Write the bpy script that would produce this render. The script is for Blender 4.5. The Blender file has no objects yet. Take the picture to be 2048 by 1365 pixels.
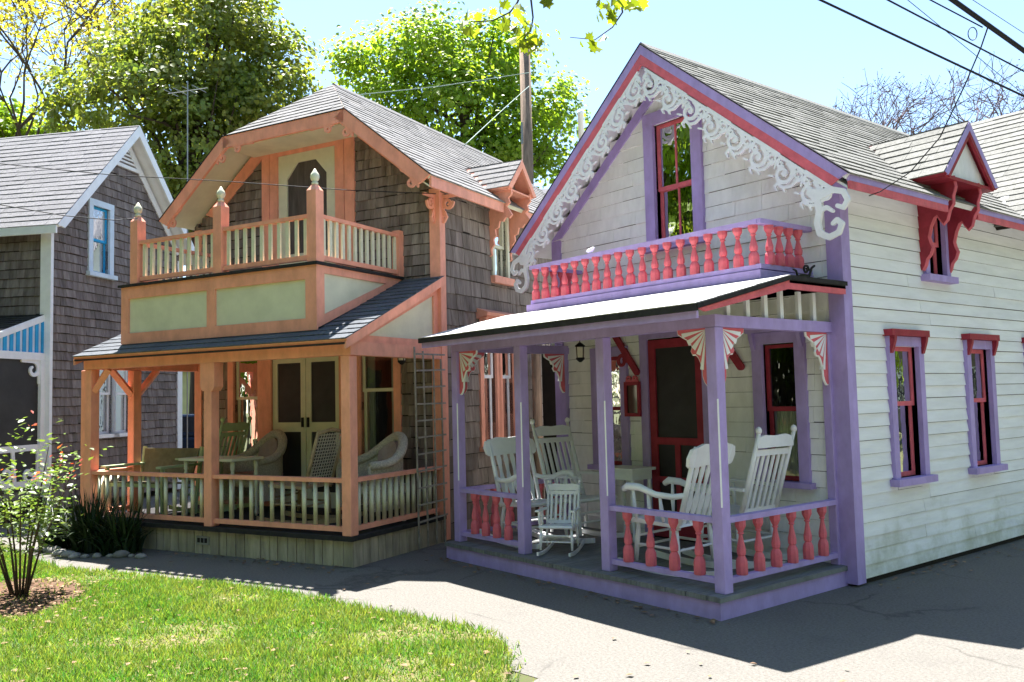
import bpy, math, random
import numpy as np
from mathutils import Vector, Matrix, Quaternion
R = random.Random(7)
NR = np.random.default_rng(11)
SC = bpy.context.scene
COL = SC.collection
PI = math.pi

# ------------------------------------------------------------------ camera
CAM_LOC = Vector((3.8954, -6.6413, 1.6))
CAM_F = Vector((-0.78019, 0.62207, 0.06580))
CAM_R = Vector((0.62203, 0.78264, -0.02354))
CAM_U = Vector((0.06614, -0.02256, 0.99755))
FPX = 1733.05
cd = bpy.data.cameras.new('camera')
cam = bpy.data.objects.new('camera', cd)
COL.objects.link(cam)
cd.sensor_width = 36.0
cd.sensor_fit = 'HORIZONTAL'
cd.lens = FPX / 2048 * 36
cd.clip_end = 2000
cd.clip_start = 0.05
m = Matrix((CAM_R, CAM_U, -CAM_F)).transposed().to_4x4()
m.translation = CAM_LOC
cam.matrix_world = m
SC.camera = cam

# ------------------------------------------------------------------ sky and sun
SUN = Vector((-0.38, 0.16, 1.0)).normalized()      # towards the sun
EL = math.asin(SUN.z)
AZ = math.atan2(SUN.x, SUN.y)
w = bpy.data.worlds.new('World')
SC.world = w
w.use_nodes = True
nt = w.node_tree
bg = nt.nodes['Background']
sky = nt.nodes.new('ShaderNodeTexSky')
sky.sky_type = 'NISHITA'
sky.sun_disc = False
sky.sun_elevation = EL
sky.sun_rotation = AZ
sky.air_density = 1.0
sky.dust_density = 0.25
sky.ozone_density = 1.6
nt.links.new(sky.outputs[0], bg.inputs[0])
bg.inputs[1].default_value = 0.076
sd = bpy.data.lights.new('sun', 'SUN')
sd.energy = 5.0
sd.angle = math.radians(0.53)
sd.color = (1.0, 0.975, 0.935)
sun = bpy.data.objects.new('sun', sd)
COL.objects.link(sun)
sun.rotation_euler = SUN.to_track_quat('Z', 'Y').to_euler()
sun.location = (0, 0, 30)
SC.view_settings.view_transform = 'Standard'
SC.view_settings.look = 'None'
SC.view_settings.gamma = 1.0
SC.view_settings.exposure = 2.15
SC.cycles.max_bounces = 8
SC.cycles.diffuse_bounces = 4
SC.cycles.transparent_max_bounces = 12

# ------------------------------------------------------------------ helpers
def at(px, py, D):
    """a point in the place, D metres ahead of the viewpoint"""
    return CAM_LOC + (CAM_F + CAM_R * ((px - 1024) / FPX) - CAM_U * ((py - 682.5) / FPX)) * D

def s2l(c):
    return c / 12.92 if c <= 0.04045 else ((c + 0.055) / 1.055) ** 2.4

def rgb(r, g, b):
    return (s2l(r / 255), s2l(g / 255), s2l(b / 255), 1)

def mat(name, col, rough=0.6, var=0.12, scale=6.0, stretch=(1, 1, 1), bump=0.0, col2=None, island=0.0,
        dirt=0.0, dirtcol=(0.08, 0.07, 0.05, 1), transl=0.0, spec=0.3, bscale=None, metal=0.0, crack=False, hue=0.05, algae=False, tl=(2.6, 2.3, 0.9)):
    m = bpy.data.materials.new(name)
    m.use_nodes = True
    n = m.node_tree
    b = n.nodes['Principled BSDF']
    b.inputs['Roughness'].default_value = rough
    b.inputs['Specular IOR Level'].default_value = spec
    b.inputs['Metallic'].default_value = metal
    N = n.nodes.new
    L = n.links.new
    tc = N('ShaderNodeTexCoord')
    mp = N('ShaderNodeMapping')
    mp.inputs['Scale'].default_value = stretch
    L(tc.outputs['Object'], mp.inputs[0])
    no = N('ShaderNodeTexNoise')
    no.inputs['Scale'].default_value = scale
    no.inputs['Detail'].default_value = 6
    no.inputs['Roughness'].default_value = 0.65
    L(mp.outputs[0], no.inputs['Vector'])
    mx = N('ShaderNodeMix'); mx.data_type = 'RGBA'
    c2 = col2 or tuple([c * (1 - 2.2 * var) for c in col[:3]] + [1])
    c1 = tuple([min(1, c * (1 + var)) for c in col[:3]] + [1]) if not col2 else col
    rp = N('ShaderNodeValToRGB')
    rp.color_ramp.elements[0].position = 0.3
    rp.color_ramp.elements[1].position = 0.7
    L(no.outputs['Fac'], rp.inputs[0])
    L(rp.outputs[0], mx.inputs['Factor'])
    mx.inputs['A'].default_value = c1
    mx.inputs['B'].default_value = c2
    out = mx.outputs['Result']
    if island:
        ge = N('ShaderNodeNewGeometry'); oi = N('ShaderNodeObjectInfo')
        ad = N('ShaderNodeMath'); ad.operation = 'ADD'
        L(ge.outputs['Random Per Island'], ad.inputs[0]); L(oi.outputs['Random'], ad.inputs[1])
        fr = N('ShaderNodeMath'); fr.operation = 'FRACT'
        L(ad.outputs[0], fr.inputs[0])
        mr = N('ShaderNodeMapRange')
        mr.inputs['To Min'].default_value = 1 - island
        mr.inputs['To Max'].default_value = 1 + island * 0.8
        L(fr.outputs[0], mr.inputs[0])
        hs = N('ShaderNodeHueSaturation')
        L(mr.outputs[0], hs.inputs['Value']); L(out, hs.inputs['Color'])
        mh = N('ShaderNodeMapRange')
        mh.inputs['To Min'].default_value = 0.5 - island * hue
        mh.inputs['To Max'].default_value = 0.5 + island * hue
        L(ge.outputs['Random Per Island'], mh.inputs[0]); L(mh.outputs[0], hs.inputs['Hue'])
        out = hs.outputs[0]
    if dirt:
        n2 = N('ShaderNodeTexNoise'); n2.inputs['Scale'].default_value = 1.7; n2.inputs['Detail'].default_value = 8
        n2.inputs['Roughness'].default_value = 0.7
        L(tc.outputs['Object'], n2.inputs['Vector'])
        r2 = N('ShaderNodeValToRGB'); r2.color_ramp.elements[0].position = 0.52; r2.color_ramp.elements[1].position = 0.78
        r2.color_ramp.elements[1].color = (dirt, dirt, dirt, 1)
        L(n2.outputs['Fac'], r2.inputs[0])
        m2 = N('ShaderNodeMix'); m2.data_type = 'RGBA'
        L(r2.outputs[0], m2.inputs['Factor']); L(out, m2.inputs['A']); m2.inputs['B'].default_value = dirtcol
        out = m2.outputs['Result']
    if crack:
        vo = N('ShaderNodeTexVoronoi'); vo.feature = 'DISTANCE_TO_EDGE'; vo.inputs['Scale'].default_value = 0.75
        wn = N('ShaderNodeTexNoise'); wn.inputs['Scale'].default_value = 3.0; wn.inputs['Detail'].default_value = 6
        L(tc.outputs['Object'], wn.inputs['Vector'])
        wa = N('ShaderNodeMix'); wa.data_type = 'RGBA'; wa.inputs['Factor'].default_value = 0.22
        L(tc.outputs['Object'], wa.inputs['A']); L(wn.outputs['Color'], wa.inputs['B']); L(wa.outputs['Result'], vo.inputs['Vector'])
        lt = N('ShaderNodeMapRange'); lt.inputs['From Min'].default_value = 0.0; lt.inputs['From Max'].default_value = 0.012; lt.inputs['To Min'].default_value = 0.4; lt.inputs['To Max'].default_value = 0.0
        L(vo.outputs['Distance'], lt.inputs[0])
        mk = N('ShaderNodeTexNoise'); mk.inputs['Scale'].default_value = 0.9; L(tc.outputs['Object'], mk.inputs['Vector'])
        rk_ = N('ShaderNodeValToRGB'); rk_.color_ramp.elements[0].position = .48; rk_.color_ramp.elements[1].position = .58; L(mk.outputs['Fac'], rk_.inputs[0])
        mu = N('ShaderNodeMath'); mu.operation = 'MULTIPLY'; L(lt.outputs[0], mu.inputs[0]); L(rk_.outputs[0], mu.inputs[1])
        m3 = N('ShaderNodeMix'); m3.data_type = 'RGBA'; L(mu.outputs[0], m3.inputs['Factor']); L(out, m3.inputs['A']); m3.inputs['B'].default_value = (.02, .019, .018, 1)
        # pale worn patches and fine light grit
        gr = N('ShaderNodeTexVoronoi'); gr.inputs['Scale'].default_value = 90; L(tc.outputs['Object'], gr.inputs['Vector'])
        g2 = N('ShaderNodeMapRange'); g2.inputs['From Min'].default_value = .0; g2.inputs['From Max'].default_value = .28; g2.inputs['To Min'].default_value = .5; g2.inputs['To Max'].default_value = 0
        L(gr.outputs['Distance'], g2.inputs[0])
        m4 = N('ShaderNodeMix'); m4.data_type = 'RGBA'; L(g2.outputs[0], m4.inputs['Factor']); L(m3.outputs['Result'], m4.inputs['A']); m4.inputs['B'].default_value = (.27, .255, .235, 1)
        out = m4.outputs['Result']
    if algae:
        sx_ = N('ShaderNodeSeparateXYZ'); L(tc.outputs['Object'], sx_.inputs[0])
        zr = N('ShaderNodeMapRange'); zr.inputs['From Min'].default_value = .0; zr.inputs['From Max'].default_value = .75; zr.inputs['To Min'].default_value = .22; zr.inputs['To Max'].default_value = -.12
        L(sx_.outputs['Z'], zr.inputs[0])
        an = N('ShaderNodeTexNoise'); an.inputs['Scale'].default_value = 2.4; an.inputs['Detail'].default_value = 8; an.inputs['Roughness'].default_value = .7; L(tc.outputs['Object'], an.inputs['Vector'])
        aa = N('ShaderNodeMath'); aa.operation = 'ADD'; L(an.outputs['Fac'], aa.inputs[0]); L(zr.outputs[0], aa.inputs[1])
        ar = N('ShaderNodeValToRGB'); ar.color_ramp.elements[0].position = .55; ar.color_ramp.elements[1].position = .8; ar.color_ramp.elements[1].color = (.5, .5, .5, 1); L(aa.outputs[0], ar.inputs[0])
        m5 = N('ShaderNodeMix'); m5.data_type = 'RGBA'; L(ar.outputs[0], m5.inputs['Factor']); L(out, m5.inputs['A']); m5.inputs['B'].default_value = (.30, .31, .16, 1)
        out = m5.outputs['Result']
    L(out, b.inputs['Base Color'])
    if bump:
        bn = N('ShaderNodeTexNoise'); bn.inputs['Scale'].default_value = bscale or scale * 3; bn.inputs['Detail'].default_value = 5
        L(mp.outputs[0], bn.inputs['Vector'])
        bp = N('ShaderNodeBump'); bp.inputs['Strength'].default_value = bump; bp.inputs['Distance'].default_value = 0.02
        L(bn.outputs['Fac'], bp.inputs['Height']); L(bp.outputs[0], b.inputs['Normal'])
    if transl:
        o = n.nodes['Material Output']
        t = N('ShaderNodeBsdfTranslucent')
        tm = N('ShaderNodeMix'); tm.data_type = 'RGBA'; tm.blend_type = 'MULTIPLY'; tm.inputs['Factor'].default_value = 1
        L(out, tm.inputs['A']); tm.inputs['B'].default_value = (*tl, 1)
        L(tm.outputs['Result'], t.inputs[0])
        ms = N('ShaderNodeMixShader'); ms.inputs[0].default_value = transl
        L(b.outputs[0], ms.inputs[1]); L(t.outputs[0], ms.inputs[2]); L(ms.outputs[0], o.inputs[0])
    return m

def glass_mat():
    m = bpy.data.materials.new('window_glass'); m.use_nodes = True
    n = m.node_tree; N = n.nodes.new; L = n.links.new
    n.nodes.remove(n.nodes['Principled BSDF'])
    tr = N('ShaderNodeBsdfTransparent'); tr.inputs[0].default_value = (0.82, 0.85, 0.85, 1)
    gl = N('ShaderNodeBsdfGlossy'); gl.inputs['Roughness'].default_value = 0.015
    fr = N('ShaderNodeFresnel'); fr.inputs[0].default_value = 1.55
    no = N('ShaderNodeTexNoise'); no.inputs['Scale'].default_value = 2.2
    bp = N('ShaderNodeBump'); bp.inputs['Strength'].default_value = 0.06; bp.inputs['Distance'].default_value = 0.05
    L(no.outputs['Fac'], bp.inputs['Height']); L(bp.outputs[0], gl.inputs['Normal']); L(bp.outputs[0], fr.inputs['Normal'])
    ms = N('ShaderNodeMixShader')
    L(fr.outputs[0], ms.inputs[0]); L(tr.outputs[0], ms.inputs[1]); L(gl.outputs[0], ms.inputs[2])
    L(ms.outputs[0], n.nodes['Material Output'].inputs[0])
    return m

M = {}
M['lav'] = mat('lavender_paint', rgb(178, 157, 214), 0.55, 0.09, 7, (1, 1, .5), bump=0.2, dirt=0.2, dirtcol=(0.22, 0.17, 0.32, 1))
M['coral'] = mat('coral_paint', rgb(222, 108, 120), 0.55, 0.12, 9, bump=0.15, dirt=0.3, dirtcol=(0.45, 0.09, 0.11, 1))
M['red'] = mat('deep_red_paint', rgb(160, 50, 66), 0.55, 0.14, 8, bump=0.15, dirt=0.3, dirtcol=(0.2, 0.02, 0.03, 1))
M['whitewall'] = mat('white_shingle_paint', rgb(242, 242, 242), 0.7, 0.05, 9, (1, 1, 0.4), 0.25, island=0.03, dirt=0.2, dirtcol=(0.5, 0.48, 0.42, 1))
M['clap'] = mat('white_board_paint', rgb(240, 241, 243), 0.65, 0.05, 5, (1, 0.3, 2), 0.25, island=0.04, dirt=0.16, dirtcol=(0.5, 0.52, 0.46, 1), algae=True)
M['white'] = mat('white_paint', rgb(240, 241, 243), 0.5, 0.04, 6, bump=0.08, dirt=0.12, dirtcol=(0.4, 0.4, 0.38, 1))
M['orange'] = mat('salmon_paint', rgb(243, 167, 140), 0.6, 0.09, 7, (1, 1, .5), bump=0.2, dirt=0.14, dirtcol=(0.5, 0.2, 0.1, 1))
M['cream'] = mat('pale_green_cream_paint', rgb(220, 219, 192), 0.55, 0.05, 4, bump=0.1, dirt=0.2, dirtcol=(0.3, 0.32, 0.22, 1))
M['shingle'] = mat('weathered_shingle', rgb(150, 139, 130), 0.9, 0.3, 14, (1, 1, 0.12), 0.6, island=0.26, col2=rgb(106, 94, 85), spec=0.1)
M['lshingle'] = mat('grey_brown_shingle', rgb(142, 132, 128), 0.9, 0.3, 14, (1, 1, 0.12), 0.6, island=0.24, col2=rgb(102, 91, 86), spec=0.1)
M['roofP'] = mat('pale_asphalt_shingle', rgb(128, 127, 122), 0.95, 0.14, 30, bump=0.5, island=0.1, dirt=0.3, dirtcol=(0.2, 0.19, 0.16, 1), spec=0.1)
M['roofO'] = mat('worn_grey_roof_shingle', rgb(128, 126, 125), 0.95, 0.14, 26, bump=0.5, island=0.12, dirt=0.3, dirtcol=(0.24, 0.2, 0.17, 1), spec=0.1)
M['roofL'] = mat('light_grey_roof_shingle', rgb(130, 128, 131), 0.95, 0.12, 26, bump=0.5, island=0.07, spec=0.1)
M['roofdark'] = mat('dark_roof_edge', rgb(50, 48, 48), 0.9, 0.2, 12, bump=0.3)
M['porchroof'] = mat('rolled_roofing', rgb(196, 194, 190), 0.8, 0.1, 18, bump=0.3, island=0.05)
M['deck'] = mat('grey_deck_paint', rgb(122, 124, 124), 0.6, 0.18, 5, (8, 1, 1), 0.2, island=0.1)
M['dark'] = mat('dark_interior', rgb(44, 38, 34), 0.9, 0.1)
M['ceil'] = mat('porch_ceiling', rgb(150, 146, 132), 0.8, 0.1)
M['glass'] = glass_mat()
M['curtain'] = mat('lace_curtain', rgb(236, 236, 230), 0.9, 0.08, 9, (4, 4, 0.4), 0.4)
M['screen'] = mat('dark_insect_screen', rgb(44, 42, 44), 0.5, 0.25, 3, spec=0.5)
M['screen2'] = mat('grey_insect_screen', rgb(92, 84, 82), 0.6, 0.25, 5, (3, 3, .4), spec=0.4)
M['skirt'] = mat('weathered_skirt_board', rgb(182, 170, 148), 0.9, 0.2, 10, (1, 1, 0.15), 0.5, island=0.2, dirt=0.4, dirtcol=(0.10, 0.09, 0.07, 1))
M['blue'] = mat('bright_blue_paint', rgb(44, 160, 214), 0.5, 0.06)
M['paleblue'] = mat('pale_blue_white_paint', rgb(206, 220, 232), 0.5, 0.05)
M['wicker'] = mat('white_wicker', rgb(214, 206, 190), 0.7, 0.2, 60, bump=0.8)
M['cushion'] = mat('mauve_grey_cushion', rgb(170, 150, 150), 0.9, 0.12, 9, bump=0.2)
M['sling'] = mat('olive_canvas', rgb(120, 116, 88), 0.9, 0.12, 12, bump=0.2)
M['greenpaint'] = mat('pale_green_chair_paint', rgb(170, 186, 140), 0.6, 0.1)
M['black'] = mat('black_iron', rgb(26, 26, 28), 0.5, 0.1)
M['lattice'] = mat('pale_weathered_lattice', rgb(160, 154, 142), 0.8, 0.2, 12, bump=0.3)
M['tan'] = mat('natural_cane', rgb(176, 154, 120), 0.7, 0.15, 20, bump=0.3)
M['roofD'] = mat('slate_grey_porch_shingle', rgb(98, 101, 106), 0.95, 0.14, 26, bump=0.5, island=0.12, spec=0.15)
M['wire'] = mat('black_cable', rgb(18, 18, 26), 0.6, 0.05)
M['wiregrey'] = mat('pale_cable', rgb(130, 150, 140), 0.6, 0.05)
M['pole'] = mat('weathered_pole_wood', rgb(140, 118, 100), 0.9, 0.25, 8, (3, 3, 0.3), 0.5)
M['galv'] = mat('galvanised_metal', rgb(150, 152, 154), 0.5, 0.1, metal=0.4)
M['asphalt'] = mat('worn_asphalt', rgb(117, 113, 107), 0.95, 0.17, 55, bump=0.6, bscale=130, dirt=0.5, dirtcol=(0.10, 0.095, 0.09, 1), spec=0.15, crack=True)
M['soil'] = mat('dry_grassy_soil', rgb(84, 78, 54), 0.95, 0.3, 3, bump=0.4, col2=rgb(62, 74, 36))
M['turf'] = mat('lawn_turf', rgb(92, 98, 48), 0.95, 0.3, 9, bump=0.9, col2=rgb(120, 102, 74), bscale=50)
M['blade'] = mat('grass_blade', rgb(92, 130, 52), 0.6, 0.25, 1.6, island=0.4, col2=rgb(126, 138, 72), transl=0.35, hue=0.14, tl=(1.7, 1.8, .8))
M['mulch'] = mat('leaf_mulch', rgb(112, 84, 62), 0.95, 0.4, 12, bump=0.8, col2=rgb(60, 42, 32))
M['dryleaf'] = mat('dry_leaf', rgb(140, 112, 84), 0.8, 0.3, 8, island=0.4)
M['leafA'] = mat('bronze_green_leaf', rgb(98, 120, 54), 0.42, 0.2, 1.1, island=0.26, col2=rgb(124, 122, 60), transl=0.48, spec=.5, tl=(2.1, 2.1, .9))
M['leafB'] = mat('fresh_green_leaf', rgb(108, 134, 54), 0.42, 0.2, 1.1, island=0.22, col2=rgb(134, 146, 56), transl=0.56, tl=(2.0, 2.1, .8))
M['leafY'] = mat('yellow_bud_leaf', rgb(170, 164, 60), 0.6, 0.15, 0.8, island=0.3, transl=0.5, tl=(1.7, 1.6, .9))
M['leafO'] = mat('sunlit_maple_leaf', rgb(100, 122, 40), 0.45, 0.2, 3, island=0.5, col2=rgb(128, 134, 44), transl=0.5, tl=(1.9, 1.9, .6))
M['leafD'] = mat('dark_strap_leaf', rgb(38, 56, 30), 0.5, 0.2, 2, island=0.4, transl=0.15)
M['leafR'] = mat('rose_leaf', rgb(88, 114, 54), 0.4, 0.2, 3, island=0.35, col2=rgb(112, 124, 62), transl=0.35, tl=(1.8, 1.9, .9))
M['leafRed'] = mat('young_red_leaf', rgb(170, 84, 60), 0.5, 0.2, 3, island=0.3, transl=0.3)
M['bark'] = mat('grey_bark', rgb(88, 74, 62), 0.9, 0.3, 6, (2, 2, 0.4), 0.7)
M['stone'] = mat('pale_stone', rgb(146, 142, 136), 0.9, 0.2, 5, bump=0.5, island=0.2)
M['budtwig'] = mat('reddish_twig', rgb(116, 96, 96), 0.9, 0.2)
M['yellowwall'] = mat('pale_yellow_siding', rgb(206, 208, 160), 0.7, 0.06, 3)
M['carpaint'] = mat('dark_blue_car_paint', rgb(40, 52, 72), 0.25, 0.03, spec=0.6)
M['rubber'] = mat('black_rubber', rgb(24, 24, 24), 0.8, 0.1)
M['lamp'] = mat('lamp_glass', rgb(220, 210, 190), 0.2, 0.03)

class MB:
    def __init__(s):
        s.v = []; s.f = []
    def add(s, v, f):
        o = len(s.v); s.v += [tuple(p) for p in v]; s.f += [tuple(i + o for i in q) for q in f]; return s
    def box(s, x0, x1, y0, y1, z0, z1):
        return s.hexa([(x0, y0, z0), (x1, y0, z0), (x1, y1, z0), (x0, y1, z0), (x0, y0, z1), (x1, y0, z1), (x1, y1, z1), (x0, y1, z1)])
    def hexa(s, v):
        return s.add(v, [(0, 3, 2, 1), (4, 5, 6, 7), (0, 1, 5, 4), (1, 2, 6, 5), (2, 3, 7, 6), (3, 0, 4, 7)])
    def mbox(s, Mp, u0, u1, d0, d1, z0, z1):
        return s.hexa([Mp(u0, d0, z0), Mp(u1, d0, z0), Mp(u1, d1, z0), Mp(u0, d1, z0), Mp(u0, d0, z1), Mp(u1, d0, z1), Mp(u1, d1, z1), Mp(u0, d1, z1)])
    def beam(s, a, b, wd, th, up=(0, 0, 1)):
        """a rectangular bar from a to b, wd across (side), th along 'up'"""
        a = Vector(a); b = Vector(b); d = (b - a).normalized(); up = Vector(up)
        sd = d.cross(up)
        if sd.length < 1e-4: sd = d.cross(Vector((1, 0, 0)))
        sd.normalize(); u = sd.cross(d).normalized()
        sd *= wd / 2; u *= th / 2
        return s.hexa([a - sd - u, a + sd - u, b + sd - u, b - sd - u, a - sd + u, a + sd + u, b + sd + u, b - sd + u])
    def prism(s, poly, f3, t0, t1):
        n = len(poly)
        v = [f3(p[0], t0, p[1]) for p in poly] + [f3(p[0], t1, p[1]) for p in poly]
        f = [tuple(range(n)), tuple(range(2 * n - 1, n - 1, -1))]
        f += [(i, i + n, (i + 1) % n + n, (i + 1) % n) for i in range(n)]
        return s.add(v, f)
    def tube(s, pts, r, n=8):
        pts = [Vector(p) for p in pts]
        rr = r if isinstance(r, (list, tuple)) else [r] * len(pts)
        v = []; f = []; pu = None
        for i, p in enumerate(pts):
            d = (pts[min(i + 1, len(pts) - 1)] - pts[max(i - 1, 0)])
            if d.length < 1e-9: d = Vector((0, 0, 1))
            d.normalize()
            if pu is None:
                pu = d.orthogonal().normalized()
            else:
                pu = (pu - d * pu.dot(d))
                if pu.length < 1e-6: pu = d.orthogonal()
                pu.normalize()
            q = d.cross(pu)
            for k in range(n):
                a = 2 * PI * k / n
                v.append(p + (pu * math.cos(a) + q * math.sin(a)) * rr[i])
        for i in range(len(pts) - 1):
            for k in range(n):
                f.append((i * n + k, i * n + (k + 1) % n, (i + 1) * n + (k + 1) % n, (i + 1) * n + k))
        f.append(tuple(range(n - 1, -1, -1))); f.append(tuple((len(pts) - 1) * n + k for k in range(n)))
        return s.add(v, f)
    def lathe(s, prof, o=(0, 0, 0), n=10, ph=0.0):
        return s.tube_z([(o[0], o[1], o[2] + z, r) for r, z in prof], n, ph)
    def tube_z(s, rings, n, ph):
        v = []; f = []
        for x, y, z, r in rings:
            for k in range(n):
                a = 2 * PI * k / n + ph
                v.append((x + r * math.cos(a), y + r * math.sin(a), z))
        m_ = len(rings)
        for i in range(m_ - 1):
            for k in range(n):
                f.append((i * n + k, i * n + (k + 1) % n, (i + 1) * n + (k + 1) % n, (i + 1) * n + k))
        f.append(tuple(range(n - 1, -1, -1))); f.append(tuple((m_ - 1) * n + k for k in range(n)))
        return s.add(v, f)
    def mesh(s, name, m_, smooth=False):
        me = bpy.data.meshes.new(name)
        me.from_pydata([tuple(p) for p in s.v], [], s.f)
        me.materials.append(M[m_] if isinstance(m_, str) else m_)
        if smooth:
            me.polygons.foreach_set('use_smooth', [True] * len(me.polygons))
        me.update()
        return me
    def build(s, name, m_, parent=None, smooth=False, bev=0.0):
        o = bpy.data.objects.new(name, s.mesh(name, m_, smooth))
        COL.objects.link(o)
        if parent is not None: o.parent = parent
        if bev:
            md = o.modifiers.new('bevel', 'BEVEL'); md.width = bev; md.segments = 2; md.limit_method = 'ANGLE'
        return o

def inst(name, me, parent, loc=(0, 0, 0), rz=0.0, sc=None, rot=None):
    o = bpy.data.objects.new(name, me); COL.objects.link(o); o.parent = parent
    o.location = loc; o.rotation_euler = rot or (0, 0, rz)
    if sc: o.scale = sc
    return o

def tag(o, label=None, cat=None, group=None, kind=None):
    if label: o['label'] = label
    if cat: o['category'] = cat
    if group: o['group'] = group
    if kind: o['kind'] = kind
    return o

def empty(name, loc=(0, 0, 0), rz=0.0, label=None, cat=None, group=None):
    o = bpy.data.objects.new(name, None); COL.objects.link(o)
    o.location = loc; o.rotation_euler = (0, 0, rz); o.empty_display_size = 0.2
    return tag(o, label, cat, group)

def np_mesh(name, V, F, m_, parent=None, smooth=False):
    """V (n,3) F (k,3 or 4) arrays"""
    me = bpy.data.meshes.new(name)
    V = np.asarray(V, np.float32); F = np.asarray(F, np.int32)
    k, c = F.shape
    me.vertices.add(len(V)); me.vertices.foreach_set('co', V.ravel())
    me.loops.add(k * c); me.loops.foreach_set('vertex_index', F.ravel())
    me.polygons.add(k); me.polygons.foreach_set('loop_start', np.arange(0, k * c, c, dtype=np.int32))
    me.update(calc_edges=True)
    me.materials.append(M[m_])
    o = bpy.data.objects.new(name, me); COL.objects.link(o)
    if parent is not None: o.parent = parent
    return o

# ---- pierced fretwork: a flat board cut along an implicit drawing (marching squares)
def strokes_sdf(strokes):
    A = []; B = []; RA = []; RB = []
    for pts, r0, r1 in strokes:
        n = len(pts) - 1
        for i in range(n):
            A.append(pts[i]); B.append(pts[i + 1])
            RA.append(r0 + (r1 - r0) * i / n); RB.append(r0 + (r1 - r0) * (i + 1) / n)
    A = np.array(A); B = np.array(B); RA = np.array(RA); RB = np.array(RB)
    def f(U, Vv):
        best = np.full(U.shape, 9.0)
        for a, b, ra, rb in zip(A, B, RA, RB):
            d = b - a; L2 = d @ d + 1e-12
            t = np.clip(((U - a[0]) * d[0] + (Vv - a[1]) * d[1]) / L2, 0, 1)
            dist = np.hypot(U - a[0] - t * d[0], Vv - a[1] - t * d[1]) - (ra + (rb - ra) * t)
            best = np.minimum(best, dist)
        return best
    return f

def fret(f, u0, u1, v0, v1, h, thick, map3):
    nu = int((u1 - u0) / h) + 1; nv = int((v1 - v0) / h) + 1
    us = np.linspace(u0, u1, nu + 1); vs = np.linspace(v0, v1, nv + 1)
    UU, VV = np.meshgrid(us, vs, indexing='ij')
    S = f(UU, VV)
    S[0, :] = np.maximum(S[0, :], 1e-4); S[-1, :] = np.maximum(S[-1, :], 1e-4)
    S[:, 0] = np.maximum(S[:, 0], 1e-4); S[:, -1] = np.maximum(S[:, -1], 1e-4)
    vid = {}; pts = []; faces = []; edges = {}
    def vert(key, p):
        if key not in vid:
            vid[key] = len(pts); pts.append(p)
        return vid[key]
    for i in range(nu):
        for j in range(nv):
            c = [(i, j), (i + 1, j), (i + 1, j + 1), (i, j + 1)]
            s4 = [S[a] for a in c]
            if min(s4) >= 0: continue
            poly = []
            for k in range(4):
                a, b = c[k], c[(k + 1) % 4]; sa, sb = s4[k], s4[(k + 1) % 4]
                if sa < 0: poly.append(vert(a, (us[a[0]], vs[a[1]])))
                if (sa < 0) != (sb < 0):
                    t = sa / (sa - sb)
                    poly.append(vert(tuple(sorted((a, b))), (us[a[0]] + t * (us[b[0]] - us[a[0]]), vs[a[1]] + t * (vs[b[1]] - vs[a[1]]))))
            if len(poly) >= 3:
                faces.append(tuple(poly))
                for k in range(len(poly)):
                    e = (poly[k], poly[(k + 1) % len(poly)])
                    if (e[1], e[0]) in edges: del edges[(e[1], e[0])]
                    else: edges[e] = 1
    n = len(pts)
    mb = MB()
    mb.v = [map3(p[0], 0.0, p[1]) for p in pts] + [map3(p[0], thick, p[1]) for p in pts]
    mb.f = faces + [tuple(i + n for i in reversed(q)) for q in faces] + [(e[1], e[0], e[0] + n, e[1] + n) for e in edges]
    return mb

def spiral(cx, cy, r0, r1, a0, turns, n=22):
    return [(cx + (r0 + (r1 - r0) * t / n) * math.cos(a0 + turns * 2 * PI * t / n), cy + (r0 + (r1 - r0) * t / n) * math.sin(a0 + turns * 2 * PI * t / n)) for t in range(n + 1)]

# ---- wall cladding
FRONT = lambda u, d, z: (u, -d, z)
SIDE = lambda u, d, z: (d, u, z)

def spans(u0, u1, z0, z1, holes):
    seg = [(u0, u1)]
    for (a, b, c, d) in holes:
        if d <= z0 + 0.01 or c >= z1 - 0.01: continue
        out = []
        for s, e in seg:
            if b <= s or a >= e: out.append((s, e)); continue
            if a > s: out.append((s, a))
            if b < e: out.append((b, e))
        seg = out
    return [x for x in seg if x[1] - x[0] > 0.004]

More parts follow.
